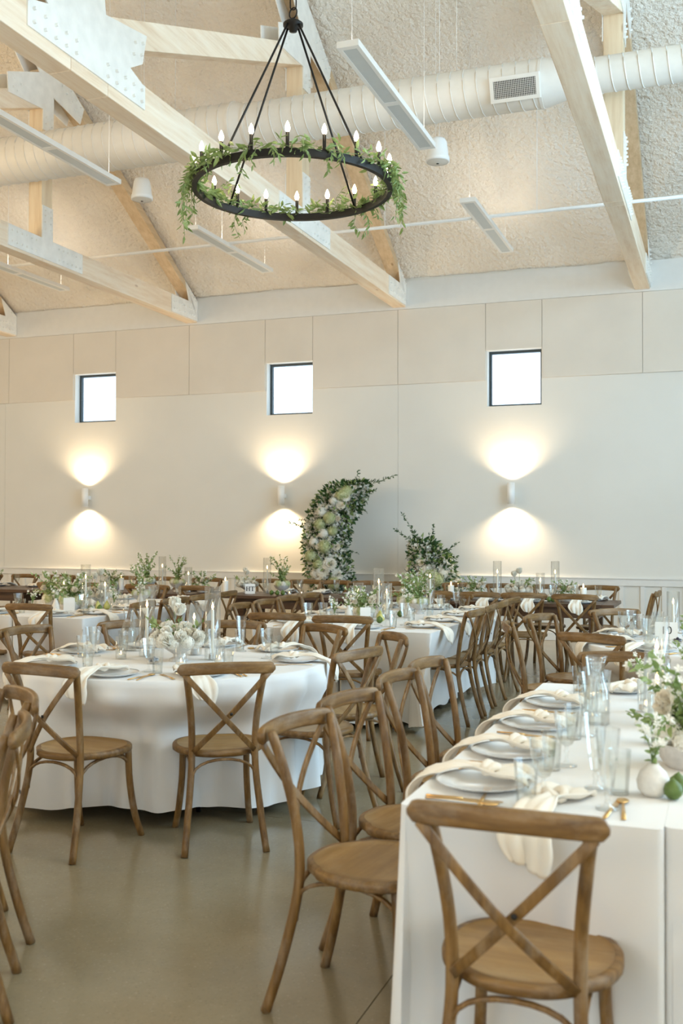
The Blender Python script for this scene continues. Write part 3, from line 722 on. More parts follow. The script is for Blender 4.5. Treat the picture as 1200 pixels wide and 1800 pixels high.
# ================================================================== CROSS-BACK CHAIR
def make_chair():
    t = empty('dining_chair')
    def leg_sect(): return 0.0165
    for s_ in (-1, 1):
        P = catmull([(0.190*s_, -0.285, 0.0), (0.172*s_, -0.238, 0.16), (0.154*s_, -0.198, 0.34), (0.149*s_, -0.187, 0.46), (0.153*s_, -0.200, 0.60), (0.170*s_, -0.232, 0.75), (0.189*s_, -0.268, 0.872)], 5)
        MB().tube(P, lambda t_: 0.0165 if t_ < 0.97 else 0.013, 10).build('leg', M['oak'], t, label='rear leg that runs up as the back post')
        P = catmull([(0.160*s_, 0.150, 0.437), (0.162*s_, 0.160, 0.28), (0.174*s_, 0.184, 0.12), (0.190*s_, 0.222, 0.0)], 5)
        MB().tube(P, 0.0165, 10).build('leg', M['oak'], t)
    # top rail, bowed backwards
    P = []
    for i in range(41):
        x = -0.225 + 0.450*i/40; P.append((x, -0.286 - 0.036*(1-(x/0.225)**2), 0.856 + 0.010*(1-(x/0.225)**2)))
    def sect(tt):
        e = min(tt, 1-tt); k_ = 1.0 if e > 0.06 else 0.30 + 0.70*math.sqrt(max(0, 1-(1-e/0.06)**2))
        return [(a, b*k_) for a, b in rrect(0.022, 0.056, 0.009)]
    MB().sweep(P, sect).build('top_rail', M['oak_x'], t)
    for s_, o_ in ((1, 0.0), (-1, -0.009)):
        P = []
        for i in range(15):
            u = i/14; P.append((s_*(0.197 - 0.343*u), -0.303 + 0.102*u - 0.030*sin(pi*u) + o_*sin(pi*u) + 0.004*abs(1-2*u), 0.838 - 0.378*u))
        MB().sweep(P, rrect(0.026, 0.010, 0.003), up=(0, 1, 0.0)).build('cross_slat', M['oak'], t)
    MB().lathe([(0.0, 0.004), (0.006, 0.003), (0.008, 0.0)], 10).build('rivet', M['black'], t).matrix_local = Matrix.Translation((0.021, -0.298, 0.649)) @ Matrix.Rotation(R(90), 4, 'X')
    # seat
    n = 48; out = []
    for i in range(n):
        a = 2*pi*i/n; ca, sa = cos(a), sin(a); e = 2/2.7
        x = 0.222*abs(ca)**e*(1 if ca > 0 else -1); y = 0.212*abs(sa)**e*(1 if sa > 0 else -1)
        if y < 0: x *= 1 - 0.22*(abs(y)/0.212)**1.3
        if y < -0.12: x *= 0.93
        out.append((x, y))
    prof = [(0.96, 0.432), (1.0, 0.438), (1.0, 0.456), (0.975, 0.463), (0.90, 0.464)]
    vs = []; fs = []
    for k_, z_ in prof: vs += [(x*k_, y*k_, z_) for x, y in out]
    for j in range(len(prof)-1): fs += [(j*n+i, j*n+(i+1) % n, (j+1)*n+(i+1) % n, (j+1)*n+i) for i in range(n)]
    fs.append(tuple(range(n))[::-1])
    seat = MB().add(vs, fs).build('seat', M['oak_x'], t)
    vs = []; fs = []; ks = [(0.905, 0.4645), (0.89, 0.4605), (0.7, 0.459), (0.45, 0.4575), (0.2, 0.457)]
    for k_, z_ in ks: vs += [(x*k_, y*k_, z_) for x, y in out]
    for j in range(len(ks)-1): fs += [(j*n+i, j*n+(i+1) % n, (j+1)*n+(i+1) % n, (j+1)*n+i) for i in range(n)]
    fs.append(tuple((len(ks)-1)*n+i for i in range(n)))
    MB().add(vs, fs).build('seat_panel', M['oak_seat'], seat)
    # bentwood braces under the seat
    def arch(a, b, lift):
        a = Vector(a); b = Vector(b); P = []
        for i in range(13):
            u = i/12; th = pi*u; k_ = 0.5*(1-cos(th)); q = a.lerp(b, k_); q.z = a.z + lift*math.sqrt(max(0.0, sin(th)))*1.0; P.append(q)
        return MB().sweep(P, rrect(0.017, 0.012, 0.004), up=(0, 0.01, 1))
    Fz = 0.285
    pr, pf = lambda s_: (0.152*s_, -0.200, Fz), lambda s_: (0.158*s_, 0.160, Fz)
    for A, B, of in ((pr(-1), pr(1), (0, 0.0)), (pf(-1), pf(1), (0, 0)), (pr(-1), pf(-1), (0, 0)), (pr(1), pf(1), (0, 0))):
        arch(A, B, 0.137).build('brace', M['oak'], t)
    return t
ch = make_chair(); index_kids()
proto('chair', ch, 'chair', 'cross-back dining chairs')
def chair(rx, ry, face, label):
    """rx, ry: middle of the back rail; face: heading of the sitter in degrees"""
    a = R(face); d_ = Vector((cos(a), sin(a), 0)); p = Vector((rx, ry, 0)) + d_*0.30
    return place('chair', p, a - pi/2, label)

# ================================================================== TABLES AND CLOTHS
def folding_table(name, cx, cy, sx, sy, label, cat='table', group=None, round_=False):
    t = empty(name, (cx, cy, 0)); tag(t, label, cat, group)
    if round_: MB().lathe([(0.0, 0.72), (sx/2, 0.72), (sx/2, 0.745), (0, 0.745)], 40).build('tabletop', M['farm'], t, smooth='auto')
    else: MB().box(-sx/2, -sy/2, 0.72, sx/2, sy/2, 0.745).build('tabletop', M['farm'], t, smooth=False)
    ix, iy = (sx/2*0.38, sx/2*0.38) if round_ else (max(0.06, sx/2-0.24), sy/2-0.55)
    for a in (-1, 1):
        for b in (-1, 1):
            MB().tube([(a*ix, b*iy, 0), (a*ix*0.98, b*iy, 0.40), (a*ix*0.96, b*iy, 0.722)], 0.014, 8).build('leg', M['black'], t)
    return t
def rect_cloth(name, x0, x1, y0, y1, label, inward=(0,0,0,0), hem=0.05, seed=0, open_side=None, flare=0.0, group=None, cornerf=0.6):
    """inward: how far (m) the hem is pushed in at sides (-x, +x, -y, +y)"""
    rs = random.Random(seed); top = 0.757; m = MB(); W, D_ = x1-x0, y1-y0; ox, oy = (x0+x1)/2, (y0+y1)/2
    r = 0.02; per = []; step = 0.03
    def side(ax, ay, bx, by, nx, ny, k):
        L = math.hypot(bx-ax, by-ay); n = max(2, int(L/step))
        for i in range(n): u = i/n; per.append((ax+(bx-ax)*u, ay+(by-ay)*u, nx, ny, k, min(u, 1-u)*L))
    def corner(cx, cy, a0, k):
        for i in range(6):
            a = R(a0 + 90*(i+0.5)/6); per.append((cx+r*cos(a), cy+r*sin(a), cos(a), sin(a), k, -1))
    hx, hy = W/2, D_/2
    side(-hx+r, -hy, hx-r, -hy, 0, -1, 2); corner(hx-r, -hy+r, -90, 2)
    side(hx, -hy+r, hx, hy-r, 1, 0, 1); corner(hx-r, hy-r, 0, 1)
    side(hx-r, hy, -hx+r, hy, 0, 1, 3); corner(-hx+r, hy-r, 90, 3)
    side(-hx, hy-r, -hx, -hy+r, -1, 0, 0); corner(-hx+r, -hy+r, 180, 0)
    n = len(per); ph = [rs.uniform(0, 6.28) for _ in range(6)]; rows = 16; vs = []; fs = []
    s_acc = 0; S = []
    for i in range(n):
        a, b = per[i], per[(i+1) % n]; S.append(s_acc); s_acc += math.hypot(a[0]-b[0], a[1]-b[1])
    for j in range(rows+1):
        tt = j/rows; drop = (top-hem)*tt
        for i, (px, py, nx, ny, k, cd) in enumerate(per):
            s_ = S[i]; w_ = sin(s_*2*pi/0.42+ph[0])*0.5 + sin(s_*2*pi/0.27+ph[1])*0.3 + sin(s_*2*pi/0.77+ph[2])*0.4
            near = max(0.0, 1 - (0 if cd < 0 else cd)/0.26)
            amp = (0.022 + 0.03*near)*(tt**1.2)
            cornerout = cornerf*near*0.10*tt*(0.55+0.45*cos(min(1, (0 if cd < 0 else cd)/0.26)*pi*2.2))
            inw = inward[k]*min(1.0, (tt*1.6))**1.3*(1-near*0.3) if inward[k] else 0
            side_open = (open_side is not None and k == open_side)
            o_ = (flare*tt + amp*w_ + cornerout - inw) if not side_open else 0.0
            # gap side keeps the cloth flat
            gapx = 0.0
            if open_side == 1 and px > hx-0.25: o_ *= max(0.0, (hx-px)/0.25) if k != 1 else 0
            if open_side == 0 and px < -hx+0.25: o_ *= max(0.0, (px+hx)/0.25) if k != 0 else 0
            fray = 0.012*sin(s_*2*pi/0.35+ph[3])*tt*(1+near)
            vs.append((px+nx*o_, py+ny*o_, top - drop - (0.0025 if tt > 0 else 0) + (fray if j == rows else 0)))
    for j in range(rows):
        for i in range(n):
            i2 = (i+1) % n; fs.append((j*n+i, (j+1)*n+i, (j+1)*n+i2, j*n+i2))
    fs.append(tuple(range(n)))
    m.add(vs, fs); o = m.build(name, M['cloth'], None, smooth='auto'); o.location = (ox, oy, 0)
    tag(o, label, 'tablecloth', group); return o
def round_cloth(name, cx, cy, r, label, hem=0.07, seed=0, nf=15, pushes=()):
    """pushes: headings in degrees at which a chair seat presses the cloth inwards"""
    rs = random.Random(seed); n = 220; rows = 20; top = 0.757; vs = []; fs = []; ph = [rs.uniform(0, 6.28) for _ in range(5)]
    for k in (0.3, 0.75, 0.97): vs += [(r*k*cos(2*pi*i/n), r*k*sin(2*pi*i/n), top) for i in range(n)]
    for j in range(rows+1):
        tt = j/rows
        for i in range(n):
            a = 2*pi*i/n
            fold = sin(nf*a + 0.9*sin(3*a+ph[0])) ; fold2 = sin(nf*1.9*a+ph[1])*0.35
            sharp = (0.5+0.5*fold)**1.6
            rad = r + 0.006*min(1, tt*8) + (0.028*min(1, tt*7) + 0.075*tt)*(sharp - 0.35) + 0.02*tt*fold2
            k_ = min(1.0, max(0.0, (tt-0.12)/0.30)); k_ = k_*k_*(3-2*k_)
            for pa in pushes:
                pa, am = pa if isinstance(pa, tuple) else (pa, 0.225)
                dd = (math.degrees(a)-pa+180) % 360-180; rad -= am*k_*math.exp(-(dd/19.0)**4)
            lift = 0.018*(sharp)*tt + 0.01*sin(a*4+ph[2])*tt
            vs.append((rad*cos(a), rad*sin(a), top - 0.003 - (top-hem)*tt + lift))
    R_ = rows+1+3
    for j in range(R_-1):
        for i in range(n):
            i2 = (i+1) % n; fs.append((j*n+i, (j+1)*n+i, (j+1)*n+i2, j*n+i2))
    fs.append(tuple(range(n)))
    o = MB().add(vs, fs).build(name, M['cloth'], None); o.location = (cx, cy, 0); tag(o, label, 'tablecloth'); return o

# front long table (two folding tables side by side)
folding_table('folding_table', -0.485, 3.93, 0.60, 2.30, 'folding table under the aisle-side cloth of the front long table', group='folding tables under cloths')
folding_table('folding_table', 0.205, 3.93, 0.60, 2.30, 'folding table under the outer cloth of the front long table', group='folding tables under cloths')
rect_cloth('tablecloth', -0.825, -0.140, 2.71, 5.12, 'white tablecloth behind the big blurred chair in front', hem=0.03, seed=3, open_side=1, flare=0.0, cornerf=0.25, inward=(0, 0, 0.12, 0.1))
rect_cloth('tablecloth', -0.1395, 0.545, 2.735, 5.15, 'white tablecloth at the right edge beside the gap in the front table', hem=0.03, seed=4, open_side=0, flare=0.0, cornerf=0.5)
# centre long table
folding_table('folding_table', -3.06, 8.51, 0.66, 2.36, 'folding table under the left cloth of the centre long table', group='folding tables under cloths')
folding_table('folding_table', -2.40, 8.51, 0.56, 2.36, 'folding table under the right cloth of the centre long table', group='folding tables under cloths')
rect_cloth('tablecloth', -3.42, -2.708, 7.29, 9.73, 'white tablecloth on the left half of the centre long table', seed=5, open_side=1, inward=(0.18, 0, 0.26, 0.2))
rect_cloth('tablecloth', -2.692, -1.98, 7.29, 9.73, 'white tablecloth hanging beside the grey row of tucked-in chairs', seed=6, open_side=0, inward=(0, 0.22, 0.26, 0.2))
# left long table
folding_table('folding_table', -6.09, 8.62, 0.66, 2.36, 'folding table under the outer cloth of the left long table', group='folding tables under cloths')
folding_table('folding_table', -5.40, 8.62, 0.60, 2.36, 'folding table under the inner cloth of the left long table', group='folding tables under cloths')
rect_cloth('tablecloth', -6.45, -5.738, 7.40, 9.84, 'white tablecloth on the left long table at the left edge', seed=7, open_side=1, inward=(0.10, 0, 0.24, 0.2))
rect_cloth('tablecloth', -5.722, -5.01, 7.40, 9.84, 'white tablecloth with blue-lit corner folds on the left long table', seed=8, open_side=0, inward=(0, 0.2, 0.24, 0.2))
# round tables
folding_table('round_table', -2.95, 5.28, 1.70, 1.70, 'round table with the white flower bowl under a floor-length cloth', round_=True)
round_cloth('tablecloth', -2.95, 5.28, 0.872, 'round white tablecloth hanging in folds to the floor', seed=2, nf=17, pushes=(-48, -89, 172, 140, 97, 61, (-8, 0.09), (30, 0.09)))
folding_table('round_table', -0.03, 7.33, 1.70, 1.70, 'round table carrying the number ten card', round_=True)
round_cloth('tablecloth', -0.03, 7.33, 0.875, 'white tablecloth of the round table with the number ten card', seed=12, pushes=(203, 165, 131, 232))
folding_table('round_table', -3.42, 2.35, 1.5, 1.5, 'round table just outside the left edge of the view', round_=True)
round_cloth('tablecloth', -3.42, 2.35, 0.80, 'white tablecloth just outside the left edge of the view', seed=13)
# stained farm tables along the wall
def farm_table(x0, x1, label):
    y0, y1 = 10.70, 11.50; t = empty('farm_table', ((x0+x1)/2, (y0+y1)/2, 0)); tag(t, label, 'table', 'dark wooden farm tables'); hx, hy = (x1-x0)/2, 0.40
    for k in range(5):
        a = -hy + 0.8*k/5; MB().box(-hx+0.13, a+0.001, 0.722, hx-0.13, a+0.159, 0.757).build('plank', M['farm'], t, smooth=False, mods=bevel(0.002, 1))
    for s_ in (-1, 1): MB().box(min(s_*hx, s_*(hx-0.129)), -hy, 0.722, max(s_*hx, s_*(hx-0.129)), hy, 0.757).build('end_board', M['farm'], t, smooth=False, mods=bevel(0.003, 1))
    m = MB(); m.box(-hx+0.16, -hy+0.07, 0.61, hx-0.16, -hy+0.095, 0.722); m.box(-hx+0.16, hy-0.095, 0.61, hx-0.16, hy-0.07, 0.722)
    for s_ in (-1, 1): m.box(s_*(hx-0.17)-0.0125, -hy+0.095, 0.61, s_*(hx-0.17)+0.0125, hy-0.095, 0.722)
    m.build('apron', M['farm'], t, smooth=False)
    for a in (-1, 1):
        for b in (-1, 1):
            cx_, cy_ = a*(hx-0.22), b*(hy-0.14)
            MB().add([(cx_-0.03, cy_-0.03, 0), (cx_+0.03, cy_-0.03, 0), (cx_+0.03, cy_+0.03, 0), (cx_-0.03, cy_+0.03, 0), (cx_-0.045, cy_-0.045, 0.722), (cx_+0.045, cy_-0.045, 0.722), (cx_+0.045, cy_+0.045, 0.722), (cx_-0.045, cy_+0.045, 0.722)],
                     [(0,3,2,1),(4,5,6,7),(0,1,5,4),(1,2,6,5),(2,3,7,6),(3,0,4,7)]).build('leg', M['farm'], t, smooth=False)
    return t
farm_table(-3.20, -1.02, 'dark stained farm table at the right end by the wall')
farm_table(-5.42, -3.24, 'dark stained farm table in front of the tall flower column')
farm_table(-7.95, -5.80, 'dark stained farm table behind the left long table')
farm_table(-10.2, -8.0, 'dark stained farm table at the far left by the wall')

# ================================================================== CHAIRS
C = chair
C(-2.15, 4.33, 124, 'chair with its back to us at the round table, right of the other')
C(-2.93, 3.98, 84, 'chair with its back to us at the round table, nearer the left edge')
C(-4.15, 5.49, -9, 'chair facing right on the left side of the round table')
C(-3.76, 6.10, -41, 'chair facing us behind the carafe on the round table')
C(-3.09, 6.33, -82, 'chair facing us behind the tall candles of the round table')
C(-2.41, 6.28, -120, 'chair facing us behind the right rim of the round table')
C(-1.76, 5.09, 166, 'chair at the right of the round table, legs beside its cloth')
C(-1.82, 5.90, -143, 'angled chair between the round table and the centre long table')
C(-3.10, 7.06, 95, 'left one of two chairs at the near end of the centre long table')
C(-2.56, 7.00, 97, 'right one of two chairs at the near end of the centre long table')
for k, (y, nm) in enumerate(((8.00, 'first'), (8.50, 'second'), (8.98, 'third'), (9.47, 'fourth'))):
    C(-1.80, y, 180+(-4, 3, -2, -8)[k], 'grey-lit chair, %s from the camera on the right side of the centre table' % nm)
for k, (y, nm) in enumerate(((7.88, 'first'), (8.38, 'second'), (8.90, 'third'), (9.42, 'fourth'))):
    C(-3.80, y, (2, -3, -8, -10)[k], 'chair facing right, %s from the camera on the left side of the centre table' % nm)
C(-3.12, 9.95, -90, 'left one of two chairs at the far end of the centre table')
C(-2.50, 9.92, -86, 'right one of two chairs at the far end of the centre table')
for k, (y, nm, f) in enumerate(((3.17, 'first', -8), (3.68, 'second', -10), (4.30, 'third', -4), (4.78, 'fourth', -6))):
    C(-1.33, y, f, 'brown chair facing right, %s from the camera along the front long table' % nm)
C(-0.455, 2.29, 89, 'large blurred chair at the near end of the front long table')
C(-0.47, 5.40, -88, 'chair at the far end of the front long table behind the carafe')
C(-1.35, 6.90, 12, 'side-on chair left of the round table with the number ten card')
C(-1.27, 7.66, -20, 'pale-topped chair behind the side-on one at the number ten table')
C(-0.80, 8.38, -55, 'chair facing us at the far side of the number ten table')
C(-0.74, 6.33, 68, 'brown chair with its back to us at the number ten table')
C(-5.38, 7.16, 92, 'chair at the near end of the left long table by the left edge')
C(-6.02, 7.14, 88, 'chair at the near end of the left long table, mostly outside the view')
for k, (y, nm) in enumerate(((7.80, 'first'), (8.35, 'second'), (8.88, 'third'), (9.42, 'fourth'))):
    C(-4.66, y, 180+(5, -3, -5, 3)[k], 'chair facing left, %s from the camera on the right side of the left table' % nm)
C(-5.95, 10.12, -90, 'left one of two chairs at the far end of the left long table')
C(-5.40, 10.12, -92, 'right one of two chairs at the far end of the left long table')
# the pair cut by the left edge of the picture
C(-2.13, 2.80, 214, 'near brown chair cut by the left edge with both rear legs showing')
C(-2.50, 3.30, 232, 'brown chair cut by the left edge just behind the nearest one')
for k, (x, nm) in enumerate(((-1.34, 'rightmost'), (-1.84, 'second from the right'), (-2.29, 'third from the right'), (-2.79, 'fourth from the right'))):
    C(x, 10.20 + (0.05 if k % 2 else 0), (87, 98, 95, 90, 88, 93, 90)[k], 'chair with its back to us at the wooden tables, %s' % nm)
for k, (x, nm) in enumerate(((-6.15, 'rightmost'), (-6.75, 'second'), (-7.35, 'third'), (-8.4, 'fourth'), (-9.1, 'fifth'))):
    C(x, 10.24, (92, 88, 91, 90, 89)[k], 'chair with its back to us behind the left long table, %s from the right' % nm)
for k, (x, nm) in enumerate(((-1.30, 'first'), (-1.83, 'second'), (-2.36, 'third'), (-2.88, 'fourth'), (-3.55, 'fifth'), (-4.05, 'sixth'), (-4.45, 'seventh'), (-4.83, 'eighth'), (-5.3, 'ninth'))):
    if k == 5: x = -4.0
    C(x, 11.92, -90+(2, -3, 1, 4, -2, 2, -4, 3, 0)[k], 'chair by the wall facing the room, %s from the right end' % nm)
for k, (x, nm) in enumerate(((-6.2, 'first'), (-6.8, 'second'), (-7.4, 'third'), (-8.4, 'fourth'), (-9.0, 'fifth'), (-9.6, 'sixth'))):
    C(x, 11.92, -90+(3, -2, 2, -3, 1, 0)[k], 'chair by the wall behind the left wooden tables, %s from the right' % nm)
C(-0.62, 11.08, 178, 'lone side-on chair at the right end of the wooden tables')
# ================================================================== TABLEWARE PROTOTYPES
TOP = 0.7575
def dinner_plate():
    t = empty('dinner_plate')
    MB().lathe([(0.0, 0.003), (0.085, 0.003), (0.094, 0.009), (0.132, 0.017), (0.137, 0.019), (0.135, 0.0165), (0.096, 0.005), (0.085, 0.0), (0.0, 0.0)], 36).build('dish', M['ceramic'], t)
    MB().lathe([(0.1345, 0.0192), (0.1375, 0.0200), (0.1390, 0.0188), (0.1365, 0.0178)], 36).build('rim', M['cement'], t)
    return t
def napkin():
    """folded napkin laid across the plate, knotted, its tail hanging over the table edge"""
    t = empty('napkin')
    path = catmull([(0.035, 0.125, 0.012), (0.03, 0.09, 0.030), (0.02, 0.03, 0.026), (0.01, -0.04, 0.034), (0.0, -0.10, 0.034), (-0.005, -0.150, 0.016), (-0.005, -0.186, 0.006), (-0.004, -0.213, -0.025), (0.004, -0.222, -0.058), (0.010, -0.222, -0.095)], 4)
    n = len(path)
    def fn(u, v):
        i = min(n-1, int(v*(n-1)+0.5)); p = path[i]; w = 0.066 + 0.016*sin(v*9) - (0.028*max(0, v-0.75)*4) - 0.034*math.exp(-((v-0.34)/0.08)**2)
        x = (u-0.5)*2*w; pl = 0.011*abs(sin(u*pi*3.2+v*2)) + 0.006*sin(u*11+v*13)
        if v < 0.62: return (p[0]+x, p[1]+0.01*sin(u*7), p[2]+pl*(1.25-v))
        return (p[0]+x, p[1]-pl*1.1, p[2]+0.010*sin(u*5)*(v-0.6) - 0.05*(u-0.3)*max(0, v-0.85)*4)
    def sol(o):
        m = o.modifiers.new('thickness', 'SOLIDIFY'); m.thickness = 0.004; m.offset = 1
    MB().grid(fn, 18, n).build('cloth', M['napkin'], t, mods=sol)
    # knot
    P = [(0.026*cos(a)+0.014, 0.010+0.020*sin(a), 0.040+0.010*sin(2*a)) for a in [2*pi*i/16 for i in range(16)]]
    MB().tube(P, 0.0125, 8, closed=True, up=(0,0,1)).build('knot', M['napkin'], t)
    return t
def outline(pts, z0, z1): return MB().prism(pts, 'z', z0, z1)
def fork():
    t = empty('fork'); m = MB()
    m.sweep([(0, -0.095, 0.004), (0, -0.03, 0.006), (0, 0.03, 0.005), (0, 0.055, 0.002)], lambda u: [(a*(1.2-0.7*u), b) for a, b in rrect(0.011, 0.003, 0.001, 1)], up=(0,0,1)); m.build('handle', M['gold'], t)
    m = outline([(-0.003, 0.05), (0.003, 0.05), (0.011, 0.065), (0.011, 0.077), (-0.011, 0.077), (-0.011, 0.065)], 0.001, 0.003)
    for x in (-0.009, -0.003, 0.003, 0.009): m.box(x-0.0016, 0.076, 0.001, x+0.0016, 0.112, 0.003)
    m.build('head', M['gold'], t, smooth=False); return t
def knife():
    t = empty('knife')
    MB().sweep([(0, -0.105, 0.004), (0, -0.02, 0.005), (0, 0.0, 0.004)], rrect(0.011, 0.005, 0.002, 1), up=(0,0,1)).build('handle', M['gold'], t)
    outline([(-0.006, -0.002), (0.004, -0.002), (0.009, 0.03), (0.009, 0.08), (0.0, 0.112), (-0.006, 0.10)], 0.002, 0.0042).build('blade', M['gold'], t, smooth=False); return t
def spoon():
    t = empty('spoon')
    MB().sweep([(0, -0.10, 0.003), (0, -0.03, 0.006), (0, 0.04, 0.005), (0, 0.062, 0.004)], lambda u: [(a*(1.2-0.6*u), b) for a, b in rrect(0.010, 0.003, 0.001, 1)], up=(0,0,1)).build('handle', M['gold'], t)
    MB().ball((0, 0.083, 0.006), 0.02, 12, 6, (0.9, 1.35, 0.22)).build('head', M['gold'], t); return t
def facet_glass(name, prof_out, wall, seg, water=None, foot=None, mat='cut'):
    t = empty(name); inner = [(max(0.001, r-wall), z) for r, z in prof_out][::-1]
    MB().lathe(prof_out + inner, seg).build('bowl', M[mat], t, smooth=False)
    if foot:
        MB().lathe(foot, 16).build('stem', M['cut'], t)
    if water:
        MB().lathe([(0.001, water[0][1])] + water + [(0.001, water[-1][1])], seg).build('water', M['water'], t, smooth=False)
    return t
def goblet(): return facet_glass('water_goblet', [(0.006, 0.062), (0.020, 0.070), (0.029, 0.090), (0.035, 0.125), (0.040, 0.172)], 0.0022, 12, [(0.018, 0.073), (0.027, 0.092), (0.032, 0.125), (0.0335, 0.138)],
                                 [(0.0, 0.0), (0.034, 0.001), (0.034, 0.004), (0.010, 0.010), (0.005, 0.020), (0.005, 0.040), (0.009, 0.046), (0.005, 0.052), (0.006, 0.062), (0.0, 0.064)])
def tumbler(): return facet_glass('faceted_tumbler', [(0.026, 0.0), (0.027, 0.02), (0.031, 0.08), (0.034, 0.125)], 0.0025, 10, [(0.0235, 0.010), (0.0245, 0.02), (0.028, 0.08)], [(0.0, 0.0), (0.025, 0.0), (0.025, 0.008), (0.0, 0.008)])
def flute(): return facet_glass('faceted_flute', [(0.006, 0.05), (0.014, 0.055), (0.020, 0.085), (0.028, 0.15), (0.034, 0.215)], 0.002, 10, None,
                                [(0.0, 0.0), (0.033, 0.001), (0.033, 0.005), (0.009, 0.012), (0.006, 0.03), (0.010, 0.038), (0.006, 0.05), (0.0, 0.052)])
def carafe():
    t = empty('carafe')
    po = [(0.045, 0.0), (0.048, 0.004), (0.049, 0.10), (0.046, 0.13), (0.030, 0.175), (0.027, 0.20), (0.030, 0.23), (0.040, 0.262)]
    MB().lathe(po + [(r-0.003, z) for r, z in po[::-1][:-1]] + [(0.0, 0.006)], 28).build('bottle', M['glass'], t)
    MB().lathe([(0.0, 0.006), (0.044, 0.007), (0.0455, 0.10), (0.043, 0.128), (0.036, 0.15), (0.0, 0.15)], 28).build('water', M['water'], t); return t
def flame_mb(z, s=1.0): return MB().lathe([(0.0, z), (0.0048*s, z+0.006*s), (0.0068*s, z+0.013*s), (0.0045*s, z+0.024*s), (0.0018*s, z+0.034*s), (0.0, z+0.040*s)], 10)
def hurricane(h, th):
    t = empty('glass_hurricane')
    MB().lathe([(0.046, 0.0), (0.046, h), (0.0435, h), (0.0435, 0.006), (0.0, 0.006)], 28).build('cylinder', M['glass'], t)
    tag(t); return t
def taper(th):
    t = empty('taper_candle')
    MB().lathe([(0.0, 0.0), (0.020, 0.0), (0.022, 0.004), (0.018, 0.03), (0.0125, 0.032), (0.0, 0.032)], 14).build('holder', M['cement'], t, smooth='auto')
    MB().lathe([(0.0105, 0.030), (0.0095, th*0.7), (0.0085, th), (0.003, th+0.003), (0.0, th+0.001)], 14).build('candle', M['wax'], t)
    MB().tube([(0, 0, th), (0, 0, th+0.01)], 0.0009, 5).build('wick', M['wick'], t)
    flame_mb(th+0.004, 1.05).build('flame', M['flame'], t); return t
def pillar():
    t = empty('pillar_candle')
    MB().lathe([(0.0, 0.0), (0.034, 0.0), (0.034, 0.145), (0.030, 0.148), (0.022, 0.142), (0.0, 0.141)], 24).build('candle', M['wax'], t, smooth='auto')
    MB().tube([(0, 0, 0.14), (0, 0, 0.154)], 0.001, 5).build('wick', M['wick'], t); flame_mb(0.147, 1.1).build('flame', M['flame'], t); return t
def votive():
    t = empty('votive_glass')
    MB().lathe([(0.031, 0.0), (0.032, 0.13), (0.0295, 0.13), (0.0285, 0.008), (0.0, 0.008)], 24).build('cup', M['glass'], t)
    MB().lathe([(0.0, 0.009), (0.026, 0.009), (0.026, 0.028), (0.0, 0.026)], 18).build('candle', M['wax'], t); flame_mb(0.028, 0.55).build('flame', M['flame'], t); return t
def small_votive():
    t = empty('votive_glass')
    MB().lathe([(0.026, 0.0), (0.030, 0.06), (0.0275, 0.06), (0.0235, 0.008), (0.0, 0.008)], 20).build('cup', M['cut'], t)
    MB().lathe([(0.0, 0.009), (0.022, 0.009), (0.022, 0.025), (0.0, 0.024)], 16).build('candle', M['wax'], t); flame_mb(0.025, 0.5).build('flame', M['flame'], t); return t
# ---- flowers
def petal_mb(m, c, yaw, tilt, L, w, cup, z0=0.0):
    """one cupped petal as a 3x4 grid leaving centre c"""
    vs = []
    Q = Matrix.Rotation(yaw, 3, 'Z') @ Matrix.Rotation(-tilt, 3, 'Y')
    for j in range(4):
        u = j/3; ww = w*(0.35 + 1.1*sin(pi*min(1, u*0.82+0.08)))*0.5
        for i in (-1, 0, 1): vs.append(Vector(c) + Q @ Vector((L*u, ww*i, cup*u*u*L + 0.22*w*i*i*1.0)) + Vector((0, 0, z0)))
    m.add(vs, [(j*3+i, j*3+i+1, (j+1)*3+i+1, (j+1)*3+i) for j in range(3) for i in range(2)])
def ranunculus_me(r, mat):
    m = MB(); rs = random.Random(int(r*1e4))
    m.ball((0, 0, r*0.15), r*0.55, 10, 6)
    for k, (n, tilt, L) in enumerate(((5, 84, 1.25), (6, 76, 1.3), (7, 66, 1.3), (8, 54, 1.25), (8, 38, 1.1))):
        for i in range(n): petal_mb(m, (0, 0, -r*0.25+0.0*k), 2*pi*i/n + k*0.5 + rs.uniform(-.1, .1), R(tilt+rs.uniform(-6, 6)), r*L, r*1.15, 0.55)
    o = m.build('bloom', M[mat]); me = o.data; bpy.data.objects.remove(o); return me
def hydrangea_me(r, mat, n=110):
    m = MB(); rs = random.Random(5)
    m.ball((0, 0, 0), r*0.82, 10, 7)
    for i in range(n):
        z = 1 - 2*(i+0.5)/n*0.86; a = i*2.39996; s_ = math.sqrt(max(0, 1-z*z)); nrm = Vector((s_*cos(a), s_*sin(a), z)).normalized(); p = nrm*r*rs.uniform(0.88, 1.04)
        q = Vector((0,0,1)).rotation_difference(nrm); f = r*0.21
        for k in range(4):
            b = pi/2*k + rs.uniform(-.2, .2); vs = [Vector((0,0,0)), Vector((f*0.6*cos(b-0.55), f*0.6*sin(b-0.55), 0.1*f)), Vector((f*cos(b), f*sin(b), 0.25*f)), Vector((f*0.6*cos(b+0.55), f*0.6*sin(b+0.55), 0.1*f))]
            m.add([p + q @ v for v in vs], [(0, 1, 2, 3)])
    o = m.build('bloom', M[mat], fix=False); me = o.data; bpy.data.objects.remove(o); return me
